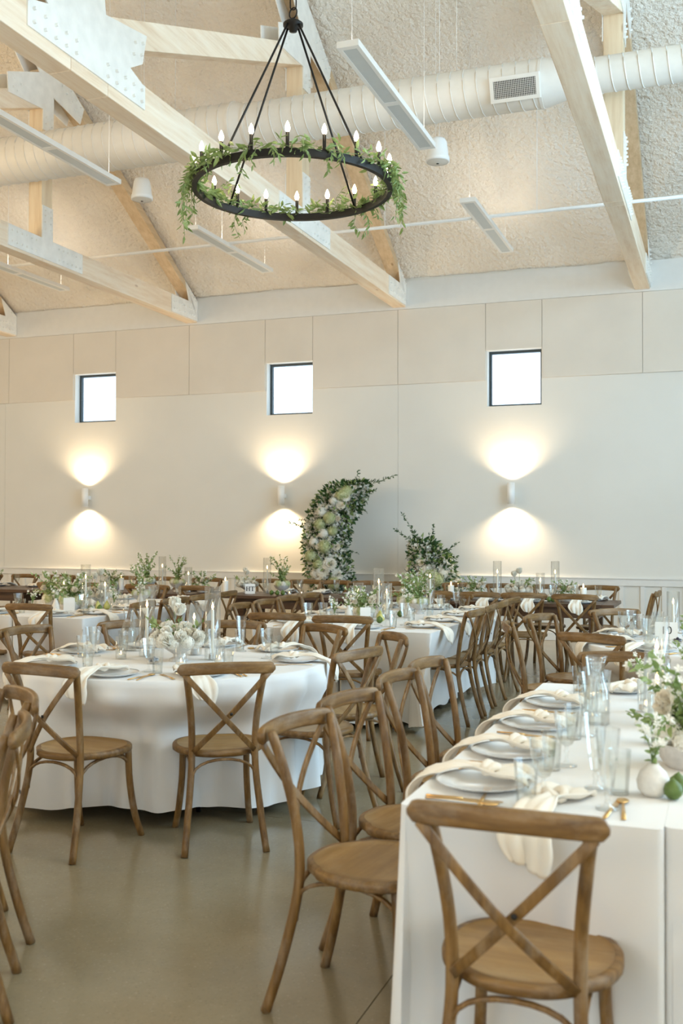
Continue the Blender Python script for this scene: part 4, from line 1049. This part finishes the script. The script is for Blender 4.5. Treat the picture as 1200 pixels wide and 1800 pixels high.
def dahlia_me(r, mat):
    m = MB()
    for k, (n, tilt, L) in enumerate(((14, 5, 1.0), (14, 20, 0.95), (12, 38, 0.85), (9, 58, 0.65))):
        for i in range(n): petal_mb(m, (0, 0, 0), 2*pi*(i+0.5*(k % 2))/n, R(tilt), r*L, r*0.34, 0.1)
    o = m.build('bloom', M[mat]); me = o.data; me.materials.append(M['yellow']); nv = len(me.polygons)
    bpy.data.objects.remove(o); return me
ME = dict(ran=ranunculus_me(0.036, 'petal'), rans=ranunculus_me(0.026, 'cream_petal'), hyd=hydrangea_me(0.075, 'hyd'), hydw=hydrangea_me(0.06, 'petal'), dah=dahlia_me(0.085, 'petal'), dahc=dahlia_me(0.07, 'cream_petal'))
def bloom(parent, me, loc, nrm, s=1.0):
    o = bpy.data.objects.new('bloom', ME[me]); COL.objects.link(o); o.parent = parent; o.location = loc
    o.rotation_mode = 'QUATERNION'; o.rotation_quaternion = Vector((0,0,1)).rotation_difference(Vector(nrm).normalized()) @ Euler((0, 0, rnd(3))).to_quaternion(); o.scale = (s, s, s); return o
def blossom(m, p, s=0.012):
    """a small five-petalled white blossom"""
    q = Vector((0,0,1)).rotation_difference(Vector((rnd(), rnd(), 0.6+rnd(.5))).normalized()); n = 5
    for k in range(n):
        b = 2*pi*k/n; vs = [(0,0,0), (s*0.7*cos(b-.5), s*0.7*sin(b-.5), s*.15), (s*cos(b), s*sin(b), s*.3), (s*0.7*cos(b+.5), s*0.7*sin(b+.5), s*.15)]
        m.add([Vector(p) + q @ Vector(v) for v in vs], [(0,1,2,3)])
def arrangement(kind, seed, vessel='bowl'):
    random.seed(seed); t = empty('flower_arrangement')
    if vessel == 'bowl':
        MB().lathe([(0.0, 0.0), (0.05, 0.0), (0.045, 0.012), (0.024, 0.022), (0.024, 0.035), (0.07, 0.065), (0.088, 0.095), (0.084, 0.095), (0.06, 0.065), (0.0, 0.05)], 24).build('bowl', M['cement'], t, smooth='auto'); z0 = 0.09
    elif vessel == 'low':
        MB().lathe([(0.0, 0.0), (0.06, 0.0), (0.075, 0.02), (0.078, 0.055), (0.073, 0.055), (0.06, 0.02), (0.0, 0.01)], 24).build('bowl', M['cement'], t, smooth='auto'); z0 = 0.05
    elif vessel == 'vase':
        MB().lathe([(0.0, 0.0), (0.030, 0.0), (0.036, 0.03), (0.030, 0.07), (0.016, 0.105), (0.014, 0.125), (0.017, 0.13), (0.013, 0.128), (0.012, 0.10), (0.0, 0.05)], 20).build('vase', M['stone'], t); z0 = 0.12
    elif vessel == 'ball':
        MB().lathe([(0.0, 0.0), (0.026, 0.0), (0.042, 0.018), (0.046, 0.042), (0.036, 0.068), (0.018, 0.084), (0.013, 0.092), (0.010, 0.09), (0.0, 0.06)], 24).build('vase', M['stone'], t); z0 = 0.085
    else:
        MB().lathe([(0.034, 0.0), (0.036, 0.09), (0.033, 0.09), (0.031, 0.006), (0.0, 0.006)], 20).build('vase', M['cut'], t); z0 = 0.08
    lv, st, bs, lv2 = MB(), MB(), MB(), MB()
    def stem(path, nleaf=True, flowers=0, L=0.035, w=0.016, step=0.014, pale=False):
        sprig(lv2 if pale else lv, st, path, step, L, w)
        C_ = catmull(path, 5)
        for _ in range(flowers):
            q = C_[random.randint(len(C_)//2, len(C_)-1)]; blossom(bs, q + Vector((rnd(.02), rnd(.02), rnd(.015))), random.uniform(.009, .014))
    if kind == 'white':
        for i in range(15):
            a = i*2.4; rr = 0.085*math.sqrt((i+0.5)/15); nz = 1.1 - rr*5
            bloom(t, 'ran' if i % 3 else 'rans', (rr*1.35*cos(a), rr*1.35*sin(a), z0+0.075-rr*0.75+rnd(.01)), (cos(a)*rr*9, sin(a)*rr*9, nz), random.uniform(.9, 1.25))
        for i, (dx, h) in enumerate(((-0.02, 0.20), (0.015, 0.17))): bloom(t, 'ran', (dx+.03, dx, z0+h-.02), (dx*3, .2, 1), 1.0); st.tube([(0,0,z0), (dx+.03, dx, z0+h-.04)], .0018, 5)
        for i in range(9): a = i*0.7; bloom(t, 'hydw', (0.10*cos(a), 0.10*sin(a), z0+0.01), (cos(a), sin(a), 0.2), 0.55)
        for i in range(9):
            a = rnd(3.14); Lh = random.uniform(.10, .17); stem([(0,0,z0), (0.07*cos(a), 0.07*sin(a), z0+0.06), (Lh*cos(a), Lh*sin(a), z0+0.08+rnd(.05))], L=.045, w=.024, step=.02)
    elif kind == 'green':
        for i in range(20):
            a = rnd(3.14); sp = random.uniform(.05, .17); h = random.uniform(.06, .20)
            stem([(0,0,z0), (sp*.4*cos(a), sp*.4*sin(a), z0+h*.6), (sp*cos(a), sp*sin(a), z0+h)], flowers=5, L=.036, w=.02, step=.011, pale=i % 2 == 0)
        for i in range(7): a = i*0.9; bloom(t, 'hyd' if i % 2 else 'hydw', (0.055*cos(a), 0.055*sin(a), z0+0.02+rnd(.01)), (cos(a), sin(a), .8), 0.5)
        for i in range(4): a = rnd(3.14); bloom(t, 'rans', (0.07*cos(a), 0.07*sin(a), z0+0.08+rnd(.03)), (cos(a), sin(a), 1), 0.9)
    elif kind == 'tall':
        for i in range(13):
            a = rnd(3.14); sp = random.uniform(.05, .15); h = random.uniform(.12, .32)
            stem([(0,0,z0), (sp*.3*cos(a), sp*.3*sin(a), z0+h*.6), (sp*cos(a)+rnd(.02), sp*sin(a), z0+h)], flowers=3, L=.036, w=.022, step=.013, pale=i % 3 == 0)
        for i in range(8): a = i*0.8; bloom(t, 'hydw' if i % 2 else 'hyd', (0.06*cos(a), 0.06*sin(a), z0+0.02), (cos(a), sin(a), .6), 0.5)
    elif kind == 'sprig':
        for i in range(4):
            a = rnd(3.14); sp = random.uniform(.03, .08); h = random.uniform(.07, .15)
            stem([(0,0,z0-.02), (sp*.3*cos(a), sp*.3*sin(a), z0+h*.5), (sp*cos(a), sp*sin(a), z0+h)], flowers=7, L=.026, w=.013, step=.016, pale=i % 2 == 0)
    if lv.v: lv.build('foliage', M['leaf_mid'], t, kind='stuff', fix=False)
    if lv2.v: lv2.build('foliage', M['leaf_pale'], t, kind='stuff', fix=False)
    if st.v: st.build('stems', M['stem'], t, kind='stuff', fix=False)
    if bs.v: bs.build('blossoms', M['petal'], t, kind='stuff', fix=False)
    return t
def lime():
    t = empty('lime'); MB().lathe([(0.0, 0.0), (0.014, 0.004), (0.024, 0.016), (0.026, 0.028), (0.022, 0.043), (0.010, 0.053), (0.004, 0.058), (0.0, 0.058)], 16).build('fruit', M['lime'], t)
    MB().tube([(0, 0, .056), (0.002, 0, .061)], .0022, 6).build('stem', M['stem'], t); return t
def pear():
    t = empty('pear'); MB().lathe([(0.0, 0.0), (0.018, 0.002), (0.030, 0.016), (0.031, 0.032), (0.022, 0.052), (0.013, 0.068), (0.009, 0.078), (0.0, 0.082)], 18).build('fruit', M['pear'], t)
    MB().tube([(0, 0, .079), (0.004, 0, .095)], .0016, 6).build('stem', M['stem'], t); return t
def berry_bowl():
    t = empty('berry_dish'); MB().lathe([(0.0, 0.0), (0.022, 0.0), (0.036, 0.018), (0.038, 0.028), (0.035, 0.028), (0.022, 0.006), (0.0, 0.005)], 20).build('bowl', M['cut'], t)
    for i in range(7):
        a = i*1.05; q = (0, 0, .032) if i == 6 else (.018*cos(a), .018*sin(a), .022)
        MB().ball(q, 0.0105, 8, 6).build('berry', M['berry'], t)
    return t
for k, fn, cat, grp in (('plate', dinner_plate, 'plate', 'white dinner plates'), ('napkin', napkin, 'napkin', 'knotted cream napkins'), ('fork', fork, 'fork', 'gold forks'), ('knife', knife, 'knife', 'gold knives'),
                        ('spoon', spoon, 'spoon', 'gold spoons'), ('goblet', goblet, 'glass', 'stemmed water goblets'), ('tumbler', tumbler, 'glass', 'faceted tumblers'), ('flute', flute, 'glass', 'faceted flutes'),
                        ('carafe', carafe, 'carafe', 'water carafes'), ('hurr', lambda: hurricane(0.30, 0), 'candle cylinder', 'clear glass candle cylinders'), ('hurrtall', lambda: hurricane(0.42, 0), 'candle cylinder', 'tall clear glass candle cylinders'),
                        ('taper', lambda: taper(0.20), 'candle', 'taper candles'), ('tapertall', lambda: taper(0.28), 'candle', 'tall taper candles'), ('pillar', pillar, 'candle', 'pillar candles'),
                        ('votive', votive, 'candle', 'votive glasses'), ('svotive', small_votive, 'candle', 'small votive glasses'),
                        ('arrwhite', lambda: arrangement('white', 1, 'bowl'), 'flowers', None), ('arrgreen', lambda: arrangement('green', 2, 'low'), 'flowers', 'green and white centrepieces'), ('arrtall', lambda: arrangement('tall', 3, 'bowl'), 'flowers', 'tall branching centrepieces'),
                        ('sprig', lambda: arrangement('sprig', 4, 'vase'), 'vase of flowers', 'bud vases with sprigs'), ('sprigball', lambda: arrangement('sprig', 5, 'ball'), 'vase of flowers', None), ('sprigglass', lambda: arrangement('sprig', 6, 'glass'), 'vase of flowers', 'glass bud vases'),
                        ('lime', lime, 'fruit', 'limes'), ('pear', pear, 'fruit', 'yellow green pears'), ('berry', berry_bowl, 'dish', 'dishes of dark berries')):
    proto(k, fn(), cat, grp)
random.seed(21); index_kids()

# ================================================================== PLACE SETTINGS
def setting(px, py, face, where, full=2, glass='goblet', jitter=True, plate=True):
    """full 2: cutlery and two glasses; 1: one glass and a fork; face: heading of the sitter in degrees"""
    a = R(face) - pi/2
    def at(x, y, z=0): return (px + x*cos(a) - y*sin(a), py + x*sin(a) + y*cos(a), TOP + z)
    if plate: place('plate', at(0, 0), a, 'white dinner plate ' + where)
    place('napkin', at(-0.055+random.uniform(-.025, .025) if plate else 0, 0, 0.001 if plate else -0.018), a + (random.uniform(-.16, .16) if jitter else 0), 'knotted cream napkin ' + where, rot=None)
    if full >= 1: place('fork', at(-0.175, -0.02), a + random.uniform(-.15, .15), 'gold fork ' + where)
    if full >= 2:
        place('knife', at(0.172, -0.02), a + random.uniform(-.12, .12), 'gold knife ' + where); place('spoon', at(0.200, -0.02), a + random.uniform(-.12, .12), 'gold spoon ' + where)
        place('tumbler', at(0.175, 0.155), random.random(), 'faceted tumbler ' + where)
    place(glass, at(0.105 if full == 2 else 0.15, 0.19), random.random(), ('water goblet ' if glass == 'goblet' else 'faceted flute ') + where)
ORD = ('first', 'second', 'third', 'fourth', 'fifth', 'sixth', 'seventh', 'eighth', 'ninth')
for k, y in enumerate((2.99, 3.44, 3.95, 4.47)):
    setting(-0.655, y, 0, 'at the %s place from us along the front table' % ORD[k], glass='flute' if k == 2 else 'goblet')
setting(-0.45, 2.88, 90, 'behind the big blurred chair in front', glass='flute', plate=False)
setting(-0.44, 4.98, -90, 'at the far end of the front table', full=2)
RC1 = (-2.95, 5.28)
for k, (ang, nm) in enumerate(((-50, 'behind the front right chair'), (-92, 'in front between the two chairs'), (-133, 'behind the front left chair'), (172, 'at the left side'), (135, 'at the back left'), (98, 'at the back'), (58, 'at the back right'), (14, 'at the right side'))):
    if k == 1: ang = -88
    setting(RC1[0]+0.70*cos(R(ang)), RC1[1]+0.70*sin(R(ang)), ang+180, nm + ' of the white-bowl round table', glass='goblet' if k % 2 else 'flute')
for k, y in enumerate((7.72, 8.28, 8.85, 9.42)):
    setting(-2.155, y, 180, 'at the %s place on the right side of the centre table' % ORD[k])
    setting(-3.245, y, 0, 'at the %s place on the left side of the centre table' % ORD[k], full=1)
for x, nm in ((-3.07, 'left'), (-2.55, 'right')):
    setting(x, 7.47, 90, 'at the %s near-end place of the centre table' % nm); setting(x, 9.55, -90, 'at the %s far-end place of the centre table' % nm, full=0)
for k, y in enumerate((7.86, 8.42, 8.98, 9.52)):
    setting(-5.185, y, 180, 'at the %s place on the right side of the left table' % ORD[k], full=2 if k < 2 else 1)
for x, nm in ((-5.38, 'inner'), (-6.05, 'outer')):
    setting(x, 7.575, 90, 'at the %s near-end place of the left table' % nm); setting(x, 9.66, -90, 'at the %s far-end place of the left table' % nm, full=0)
for ang, nm in ((205, 'front left'), (238, 'front'), (160, 'left'), (128, 'back left')):
    setting(-0.03+0.70*cos(R(ang)), 7.33+0.70*sin(R(ang)), ang+180, 'at the %s of the number ten table' % nm)
for k, x in enumerate((-1.36, -1.84, -2.30, -2.82)):
    setting(x, 10.86, 90, 'on the near edge of the wooden tables, %s from the right' % ORD[k], full=0)
for k, x in enumerate((-1.30, -1.83, -2.36, -2.88, -3.55, -4.0, -4.45, -4.9)):
    setting(x, 11.34, -90, 'on the wall side of the wooden tables, %s from the right' % ORD[k], full=0)
for k, x in enumerate((-6.1, -6.7, -7.3, -8.4, -9.0, -9.6)):
    setting(x, 11.34, -90, 'on the wooden tables behind the left table, %s from the right' % ORD[k], full=0)

# ================================================================== CENTRE PIECES
def P3(k, x, y, lab, rz=None, s=None, z=TOP): return place(k, (x, y, z), random.uniform(0, 6.28) if rz is None else rz, lab, s)
def candle(x, y, tall, where, hold=True):
    P3('hurrtall' if tall else 'hurr', x, y, ('tall ' if tall else 'short ') + 'glass cylinder of the taper ' + where)
    P3('tapertall' if tall else 'taper', x, y, 'lit cream taper candle ' + where, z=TOP+0.0062)
# front table
P3('arrgreen', -0.09, 3.47, 'blurred green and white flower centrepiece at the right edge of the front table', s=1.35)
P3('sprigball', -0.185, 3.05, 'round cream stone bud vase on the front table', rz=1.0)
candle(-0.215, 3.78, False, 'in front of the centrepiece row at the right edge'); candle(-0.235, 4.12, True, 'second along the front table')
P3('arrtall', -0.08, 4.35, 'airy green sprays behind the candles of the front table')
P3('lime', -0.13, 3.02, 'green lime beside the round stone vase'); P3('lime', -0.12, 3.10, 'second lime behind the stone vase'); P3('lime', -0.15, 4.22, 'lime near the far candle of the front table')
P3('carafe', -0.455, 4.10, 'water carafe standing on the front long table'); P3('flute', -0.29, 2.86, 'empty faceted flute on the near end of the front table'); P3('goblet', -0.50, 4.28, 'goblet just behind the carafe on the front table')
P3('votive', -0.30, 4.45, 'votive glass at the far end of the front table'); P3('sprigglass', -0.32, 4.75, 'glass bud vase near the far end of the front table')
P3('sprig', -0.02, 3.95, 'bud vase with a white bloom at the right edge of the front table')
# round table
P3('arrwhite', -2.90, 5.22, 'cream ranunculus flowers in a grey footed bowl on the round table', s=1.15)
candle(-3.17, 5.33, True, 'left of the white flower bowl'); candle(-2.95, 5.50, False, 'behind the white flower bowl'); candle(-2.74, 5.33, True, 'right of the white flower bowl')
P3('votive', -2.75, 4.98, 'votive glass in front of the white flower bowl'); P3('votive', -2.62, 5.18, 'votive glass right of the white flower bowl'); P3('votive', -3.25, 5.18, 'votive glass left of the white flower bowl')
P3('berry', -2.965, 5.06, 'small dish of dark berries on the round table'); P3('carafe', -3.43, 5.55, 'water carafe on the round table behind the goblets')
# centre table
P3('arrgreen', -2.80, 8.18, 'green and white centrepiece near the front of the centre table', s=1.1); P3('arrtall', -2.55, 8.95, 'tall airy centrepiece at the right of the centre table'); P3('arrgreen', -2.75, 9.35, 'green and white centrepiece at the far end of the centre table')
candle(-2.90, 8.32, False, 'left of three on the centre table'); candle(-2.76, 8.45, True, 'middle of three on the centre table'); candle(-2.66, 8.36, False, 'right of three on the centre table'); candle(-2.62, 9.60, True, 'alone at the far end of the centre table')
P3('carafe', -3.02, 8.55, 'water carafe on the centre table left of the candles'); P3('carafe', -2.85, 8.98, 'second water carafe on the centre table')
for x, y, n in ((-2.62, 8.08, 'first'), (-2.66, 8.18, 'second')): P3('pear', x, y, 'yellow green pear on the centre table, %s' % n)
for x, y, n in ((-2.64, 7.85, 'front'), (-2.58, 7.92, 'right'), (-2.60, 8.55, 'far')): P3('lime', x, y, 'lime on the centre table, %s one' % n)
for x, y, n in ((-3.0, 7.75, 'front'), (-2.78, 7.80, 'middle'), (-2.58, 8.25, 'rear')): P3('svotive', x, y, 'small votive on the centre table, %s one' % n)
P3('sprigglass', -2.98, 7.95, 'glass bud vase near the front of the centre table'); P3('sprig', -2.88, 8.02, 'white stone bud vase on the centre table'); P3('sprig', -2.52, 8.50, 'stone bud vase by the right side of the centre table')
# left table
P3('arrgreen', -5.72, 8.25, 'green and white centrepiece near the front of the left table'); P3('arrtall', -5.45, 9.05, 'tall sprays on the left table'); P3('arrgreen', -6.05, 8.45, 'low green centrepiece by the left edge'); P3('arrwhite', -5.70, 8.70, 'cream flower bowl on the left table')
candle(-5.92, 8.42, False, 'left of three on the left table'); candle(-5.56, 8.25, True, 'middle of three on the left table'); candle(-5.50, 8.48, False, 'right of three on the left table')
P3('sprig', -5.61, 7.86, 'white stone bud vase on the left table'); P3('sprigglass', -5.95, 7.98, 'glass bud vase near the left edge'); P3('sprig', -5.28, 8.75, 'white bud vase right on the left table'); P3('sprigglass', -5.32, 8.35, 'square glass bud vase on the left table')
for x, y, n in ((-5.42, 8.12, 'front'), (-5.36, 8.18, 'right'), (-5.70, 7.90, 'left')): P3('lime', x, y, 'lime on the left table, %s one' % n)
for x, y, n in ((-5.46, 8.30, 'front'), (-5.40, 8.36, 'rear')): P3('pear', x, y, 'yellow pear on the left table, %s one' % n)
for x, y, n in ((-5.75, 7.95, 'front'), (-5.35, 8.50, 'rear')): P3('svotive', x, y, 'small votive on the left table, %s one' % n)
# number ten table
P3('arrgreen', 0.05, 7.35, 'green centrepiece hidden at the right edge of the number ten table'); candle(-0.34, 8.0, False, 'at the number ten table'); P3('svotive', -0.42, 7.05, 'small votive on the number ten table'); P3('svotive', -0.50, 7.55, 'small votive behind the goblets of the number ten table')
P3('berry', -0.28, 7.22, 'dish of dark berries at the right edge of the number ten table'); P3('goblet', -0.62, 7.75, 'goblet at the back of the number ten table'); P3('goblet', -0.66, 7.62, 'goblet pair partner on the number ten table')
# wooden tables
for k, (kd, x, y, s_, lab) in enumerate((('arrtall', -4.80, 11.08, 1.1, 'tall branching centrepiece just right of the lettered card'), ('arrwhite', -5.30, 11.18, .95, 'white flower bowl left of the lettered card'), ('arrtall', -6.60, 11.1, 1.15, 'tall green centrepiece left on the back wooden tables'),
        ('arrtall', -6.18, 11.1, 1.05, 'tall green centrepiece second on the back wooden tables'), ('arrgreen', -5.84, 11.1, 1.0, 'low centrepiece at the end of the left wooden table'), ('arrgreen', -2.52, 11.08, 1.0, 'leafy centrepiece left on the right wooden table'),
        ('arrwhite', -2.05, 11.1, 1.1, 'white flower centrepiece in the middle of the right wooden table'), ('arrgreen', -1.55, 11.1, .9, 'leafy centrepiece right on the right wooden table'), ('arrgreen', -3.15, 11.1, 1.1, 'leafy centrepiece beside the short flower column'), ('arrgreen', -7.1, 11.1, 1, 'low centrepiece left of the tall ones'), ('arrgreen', -8.9, 11.1, 1, 'leafy centrepiece on the leftmost wooden table'))):
    P3(kd, x, y, lab, s=s_)
for x, y, n in ((-5.50, 11.02, 'left of the lettered card'), (-1.37, 11.1, 'at the right end of the wooden tables'), (-2.78, 11.05, 'right of the short flower column'), (-7.0, 11.15, 'far left behind the left table')): P3('pillar', x, y, 'white pillar candle ' + n)
for x, y, tl, n in ((-5.02, 11.15, True, 'between the lettered card and tall sprays'), (-2.26, 11.0, True, 'left of the white flowers by the wall'), (-1.80, 10.98, False, 'front right on the right wooden table'), (-1.67, 11.15, True, 'back right on the right wooden table'), (-6.42, 11.15, True, 'among the green sprays at the back left'), (-5.98, 11.0, False, 'by the end of the left wooden table')): candle(x, y, tl, n)
for x, n in ((-4.65, 'first'), (-4.62+.12, 'second'), (-1.95, 'third'), (-2.40, 'fourth')): P3('svotive', x, 10.95, 'small votive on the wooden tables, %s' % n)
for x, y, n in ((-1.70, 10.92, 'first'), (-1.66, 10.93, 'second'), (-4.72, 10.92, 'third'), (-4.78, 10.90, 'fourth'), (-4.86, 10.92, 'fifth')): P3('lime', x, y, 'lime on the wooden tables, %s' % n)

# ---- cards with lettering
def text_mesh(txt, size, parent, loc, rot):
    cu = bpy.data.curves.new('lettering', 'FONT'); cu.body = txt; cu.size = size; cu.align_x = 'CENTER'; cu.align_y = 'CENTER'; cu.extrude = 0.0006
    o = bpy.data.objects.new('lettering', cu); COL.objects.link(o); bpy.context.view_layer.update()
    me = bpy.data.meshes.new_from_object(o.evaluated_get(bpy.context.evaluated_depsgraph_get())); bpy.data.objects.remove(o)
    me.materials.clear(); me.materials.append(M['ink']); n = bpy.data.objects.new('lettering', me); COL.objects.link(n); n.parent = parent; n.location = loc; n.rotation_euler = rot; return n
def card(x, y, w, h, rz, txt, size, lab, name='table_card'):
    t = empty(name, (x, y, TOP), rz); tag(t, lab, 'card')
    MB().box(-w/2, -0.002, 0.004, w/2, 0.002, 0.004+h).build('card', M['card'], t, smooth=False)
    MB().box(-0.03, -0.012, 0.0, 0.03, 0.012, 0.008).build('stand', M['stone'], t, smooth=False)
    if txt == 'HT':   # black capitals with serifs
        m = MB(); y0, y1 = -0.0036, -0.002; zc = 0.004+h/2; L = 0.026; k = 0.0052; q = 0.0022
        for cx in (-0.038, -0.008): m.box(cx-k, y0, zc-L, cx+k, y1, zc+L); m.box(cx-k-0.005, y0, zc-L, cx+k+0.005, y1, zc-L+q*1.6); m.box(cx-k-0.005, y0, zc+L-q*1.6, cx+k+0.005, y1, zc+L)
        m.box(-0.036, y0, zc-q, -0.010, y1, zc+q); m.box(0.029-k, y0, zc-L, 0.029+k, y1, zc+L); m.box(0.029-k-0.005, y0, zc-L, 0.029+k+0.005, y1, zc-L+q*1.6)
        m.box(0.008, y0, zc+L-q*2, 0.050, y1, zc+L)
        for cx in (0.009, 0.049): m.box(cx-q, y0, zc+L-0.013, cx+q, y1, zc+L)
        m.build('lettering', M['ink'], t, smooth=False)
    elif txt: text_mesh(txt, size, t, (0, -0.0034, 0.006+h/2), (R(90), 0, 0))
card(-5.16, 10.98, 0.115, 0.115, R(22), 'HT', 0.085, 'small white card lettered in black serif capitals on the wooden table')
card(-0.36, 7.40, 0.15, 0.12, R(8), '10', 0.075, 'white card showing the table number ten')
card(-2.72, 7.98, 0.085, 0.115, R(18), None, 0, 'plain white card in front of the centre table candles')
card(-5.58, 8.02, 0.10, 0.12, R(28), None, 0, 'plain white card in front of the left table candles')

# ================================================================== FLOWER COLUMNS BY THE WALL
def flower_column(path, radii, seed, label, nleaf, blooms, sprays):
    random.seed(seed); t = empty('flower_column', (path[0][0], path[0][1], 0)); tag(t, label, 'floral installation', 'flower columns by the wall'); o_ = Vector((path[0][0], path[0][1], 0))
    C_ = [p - o_ for p in catmull(path, 8)]; n = len(C_)
    def rad(i):
        u = i/(n-1)*(len(radii)-1); k = min(int(u), len(radii)-2); f = u-k; return radii[k]*(1-f)+radii[k+1]*f
    MB().tube(C_, 0.02, 8).build('support', M['leaf_dark'], t)
    MB().lathe([(0.0, 0.0), (0.16, 0.0), (0.16, 0.012), (0.0, 0.012)], 24).build('base', M['black'], t)
    dk, md, bs, st = MB(), MB(), MB(), MB()
    for k in range(nleaf):
        i = random.randint(0, n-1); p = C_[i]; r = rad(i)*random.random()**0.45; a = rnd(3.1416); z = rnd(1)
        d_ = Vector((cos(a), sin(a)*0.8, z*0.9)); q = p + d_.normalized()*r
        put_leaf(dk if random.random() < 0.74 else md, q, d_ + Vector((rnd(.8), rnd(.8), rnd(.8)+.15)), random.uniform(.05, .095), random.uniform(.024, .042), rnd(1.5))
    for (i0, d_, L) in sprays:
        p = C_[min(n-1, int(i0*(n-1)))]; d_ = Vector(d_).normalized(); bend = Vector((rnd(.1), rnd(.05), rnd(.12)))
        P = [p, p + d_*L*0.5 + bend*0.4, p + d_*L + bend]; sprig(dk, st, P, 0.011, 0.058, 0.024, spread=1.0, r=0.004)
    for (u, side, z, kind, s_) in blooms:
        i = int(u*(n-1)); p = C_[i]; r = rad(i); side = min(.9, side+.22); q = p + Vector((side*r*0.8, -r*0.72*math.sqrt(max(0.1, 1-side*side))-0.05, z)); bloom(t, kind, q, (side*0.7, -1.0, 0.35+rnd(.3)), s_*1.22)
    for k in range(int(nleaf*0.13)):
        i = random.randint(0, n-1); p = C_[i]; r = rad(i)*random.uniform(.75, 1.02); a = random.uniform(-pi, 0.2)
        c0 = p + Vector((cos(a)*r, sin(a)*r*.85, rnd(.05)))
        for _ in range(5): blossom(bs, c0 + Vector((rnd(.03), rnd(.02), rnd(.06))), random.uniform(.018, .030))
    dk.build('foliage', M['leaf_dark'], t, kind='stuff', fix=False); md.build('foliage', M['leaf_mid'], t, kind='stuff', fix=False); st.build('stems', M['stem'], t, kind='stuff', fix=False); bs.build('blossoms', M['petal'], t, kind='stuff', fix=False)
    return t
random.seed(4)
bl = [(u, s_, rnd(.03), k, sz) for u, s_, k, sz in ((.38, -.1, 'dah', 1.0), (.36, .5, 'dah', .9), (.36, -.6, 'hydw', 1.0), (.42, -.3, 'hyd', .9), (.43, .3, 'dah', .95), (.47, -.7, 'hyd', 1.0), (.50, .1, 'hyd', 1.05), (.50, .6, 'dahc', .8), (.40, .1, 'dahc', .9),
      (.56, -.5, 'hydw', .95), (.60, 0.0, 'hydw', 1.0), (.62, .4, 'hyd', .8), (.66, -.3, 'hyd', .9), (.70, .1, 'hyd', 1.0), (.74, -.6, 'hydw', 1.0), (.76, .4, 'dahc', .8), (.80, -.2, 'hydw', .8), (.84, .3, 'dah', .7), (.86, -.1, 'hyd', .85), (.92, -.3, 'hyd', 1.0), (.96, -.5, 'hyd', .95), (.52, -.2, 'rans', 1.6), (.68, .5, 'rans', 1.6), (.30, .3, 'hyd', 1), (.30, -.4, 'dah', .9))]
flower_column([(-5.12, 13.75, 0.0), (-5.15, 13.75, 0.45), (-5.22, 13.75, 0.85), (-5.28, 13.75, 1.25), (-5.22, 13.75, 1.65), (-5.02, 13.75, 1.95), (-4.80, 13.75, 2.08)], (.28, .31, .34, .33, .33, .29, .16), 8,
              'tall curving column of white flowers and dark foliage against the wall', 8200, bl,
              [(1, (1, 0, .35), .62), (.95, (.9, 0, .5), .50), (.9, (.8, -.2, .3), .45), (.62, (-1, -.1, .05), .55), (.66, (-1, 0, .2), .48), (.9, (-.5, 0, .8), .3), (.84, (.9, -.1, -.2), .42), (.5, (1, 0, .05), .48), (.34, (.95, 0, -.05), .45), (.4, (.9, 0, .1), .3), (.95, (.3, 0, .8), .28), (.8, (-.6, 0, .7), .36), (.75, (.9, 0, .2), .36), (.2, (-1, 0, .1), .4), (.25, (1, 0, .1), .4)])
bl = [(u, s_, rnd(.03), k, sz) for u, s_, k, sz in ((.45, .1, 'hyd', 1.15), (.50, .6, 'hyd', .9), (.52, -.2, 'hyd', 1.0), (.60, .2, 'hyd', 1.1), (.40, -.3, 'hydw', .9), (.66, 0.0, 'hyd', 1.05), (.70, .55, 'hydw', .95), (.64, -.5, 'dahc', .8), (.36, .4, 'hydw', .8), (.76, -.2, 'hydw', .8), (.30, -.1, 'hyd', 1.0), (.82, -.4, 'dahc', .6))]
flower_column([(-3.70, 13.78, 0.0), (-3.70, 13.78, 0.35), (-3.70, 13.78, 0.70), (-3.75, 13.78, 1.0), (-3.88, 13.78, 1.28)], (.26, .32, .36, .32, .18), 9,
              'short flower column with green hydrangeas against the wall', 4600, bl,
              [(1, (-.5, 0, 1), .46), (1, (-.9, 0, .5), .36), (.9, (-.9, 0, .1), .30), (.9, (.25, 0, 1), .42), (.8, (.8, 0, .8), .44), (.7, (1, 0, .35), .44), (.6, (1, 0, .5), .36), (.5, (1, 0, .1), .40), (.5, (1, 0, -.2), .36), (.95, (.0, 0, 1), .35), (.8, (-1, 0, .3), .3), (1, (-.3, 0, .6), .3)])
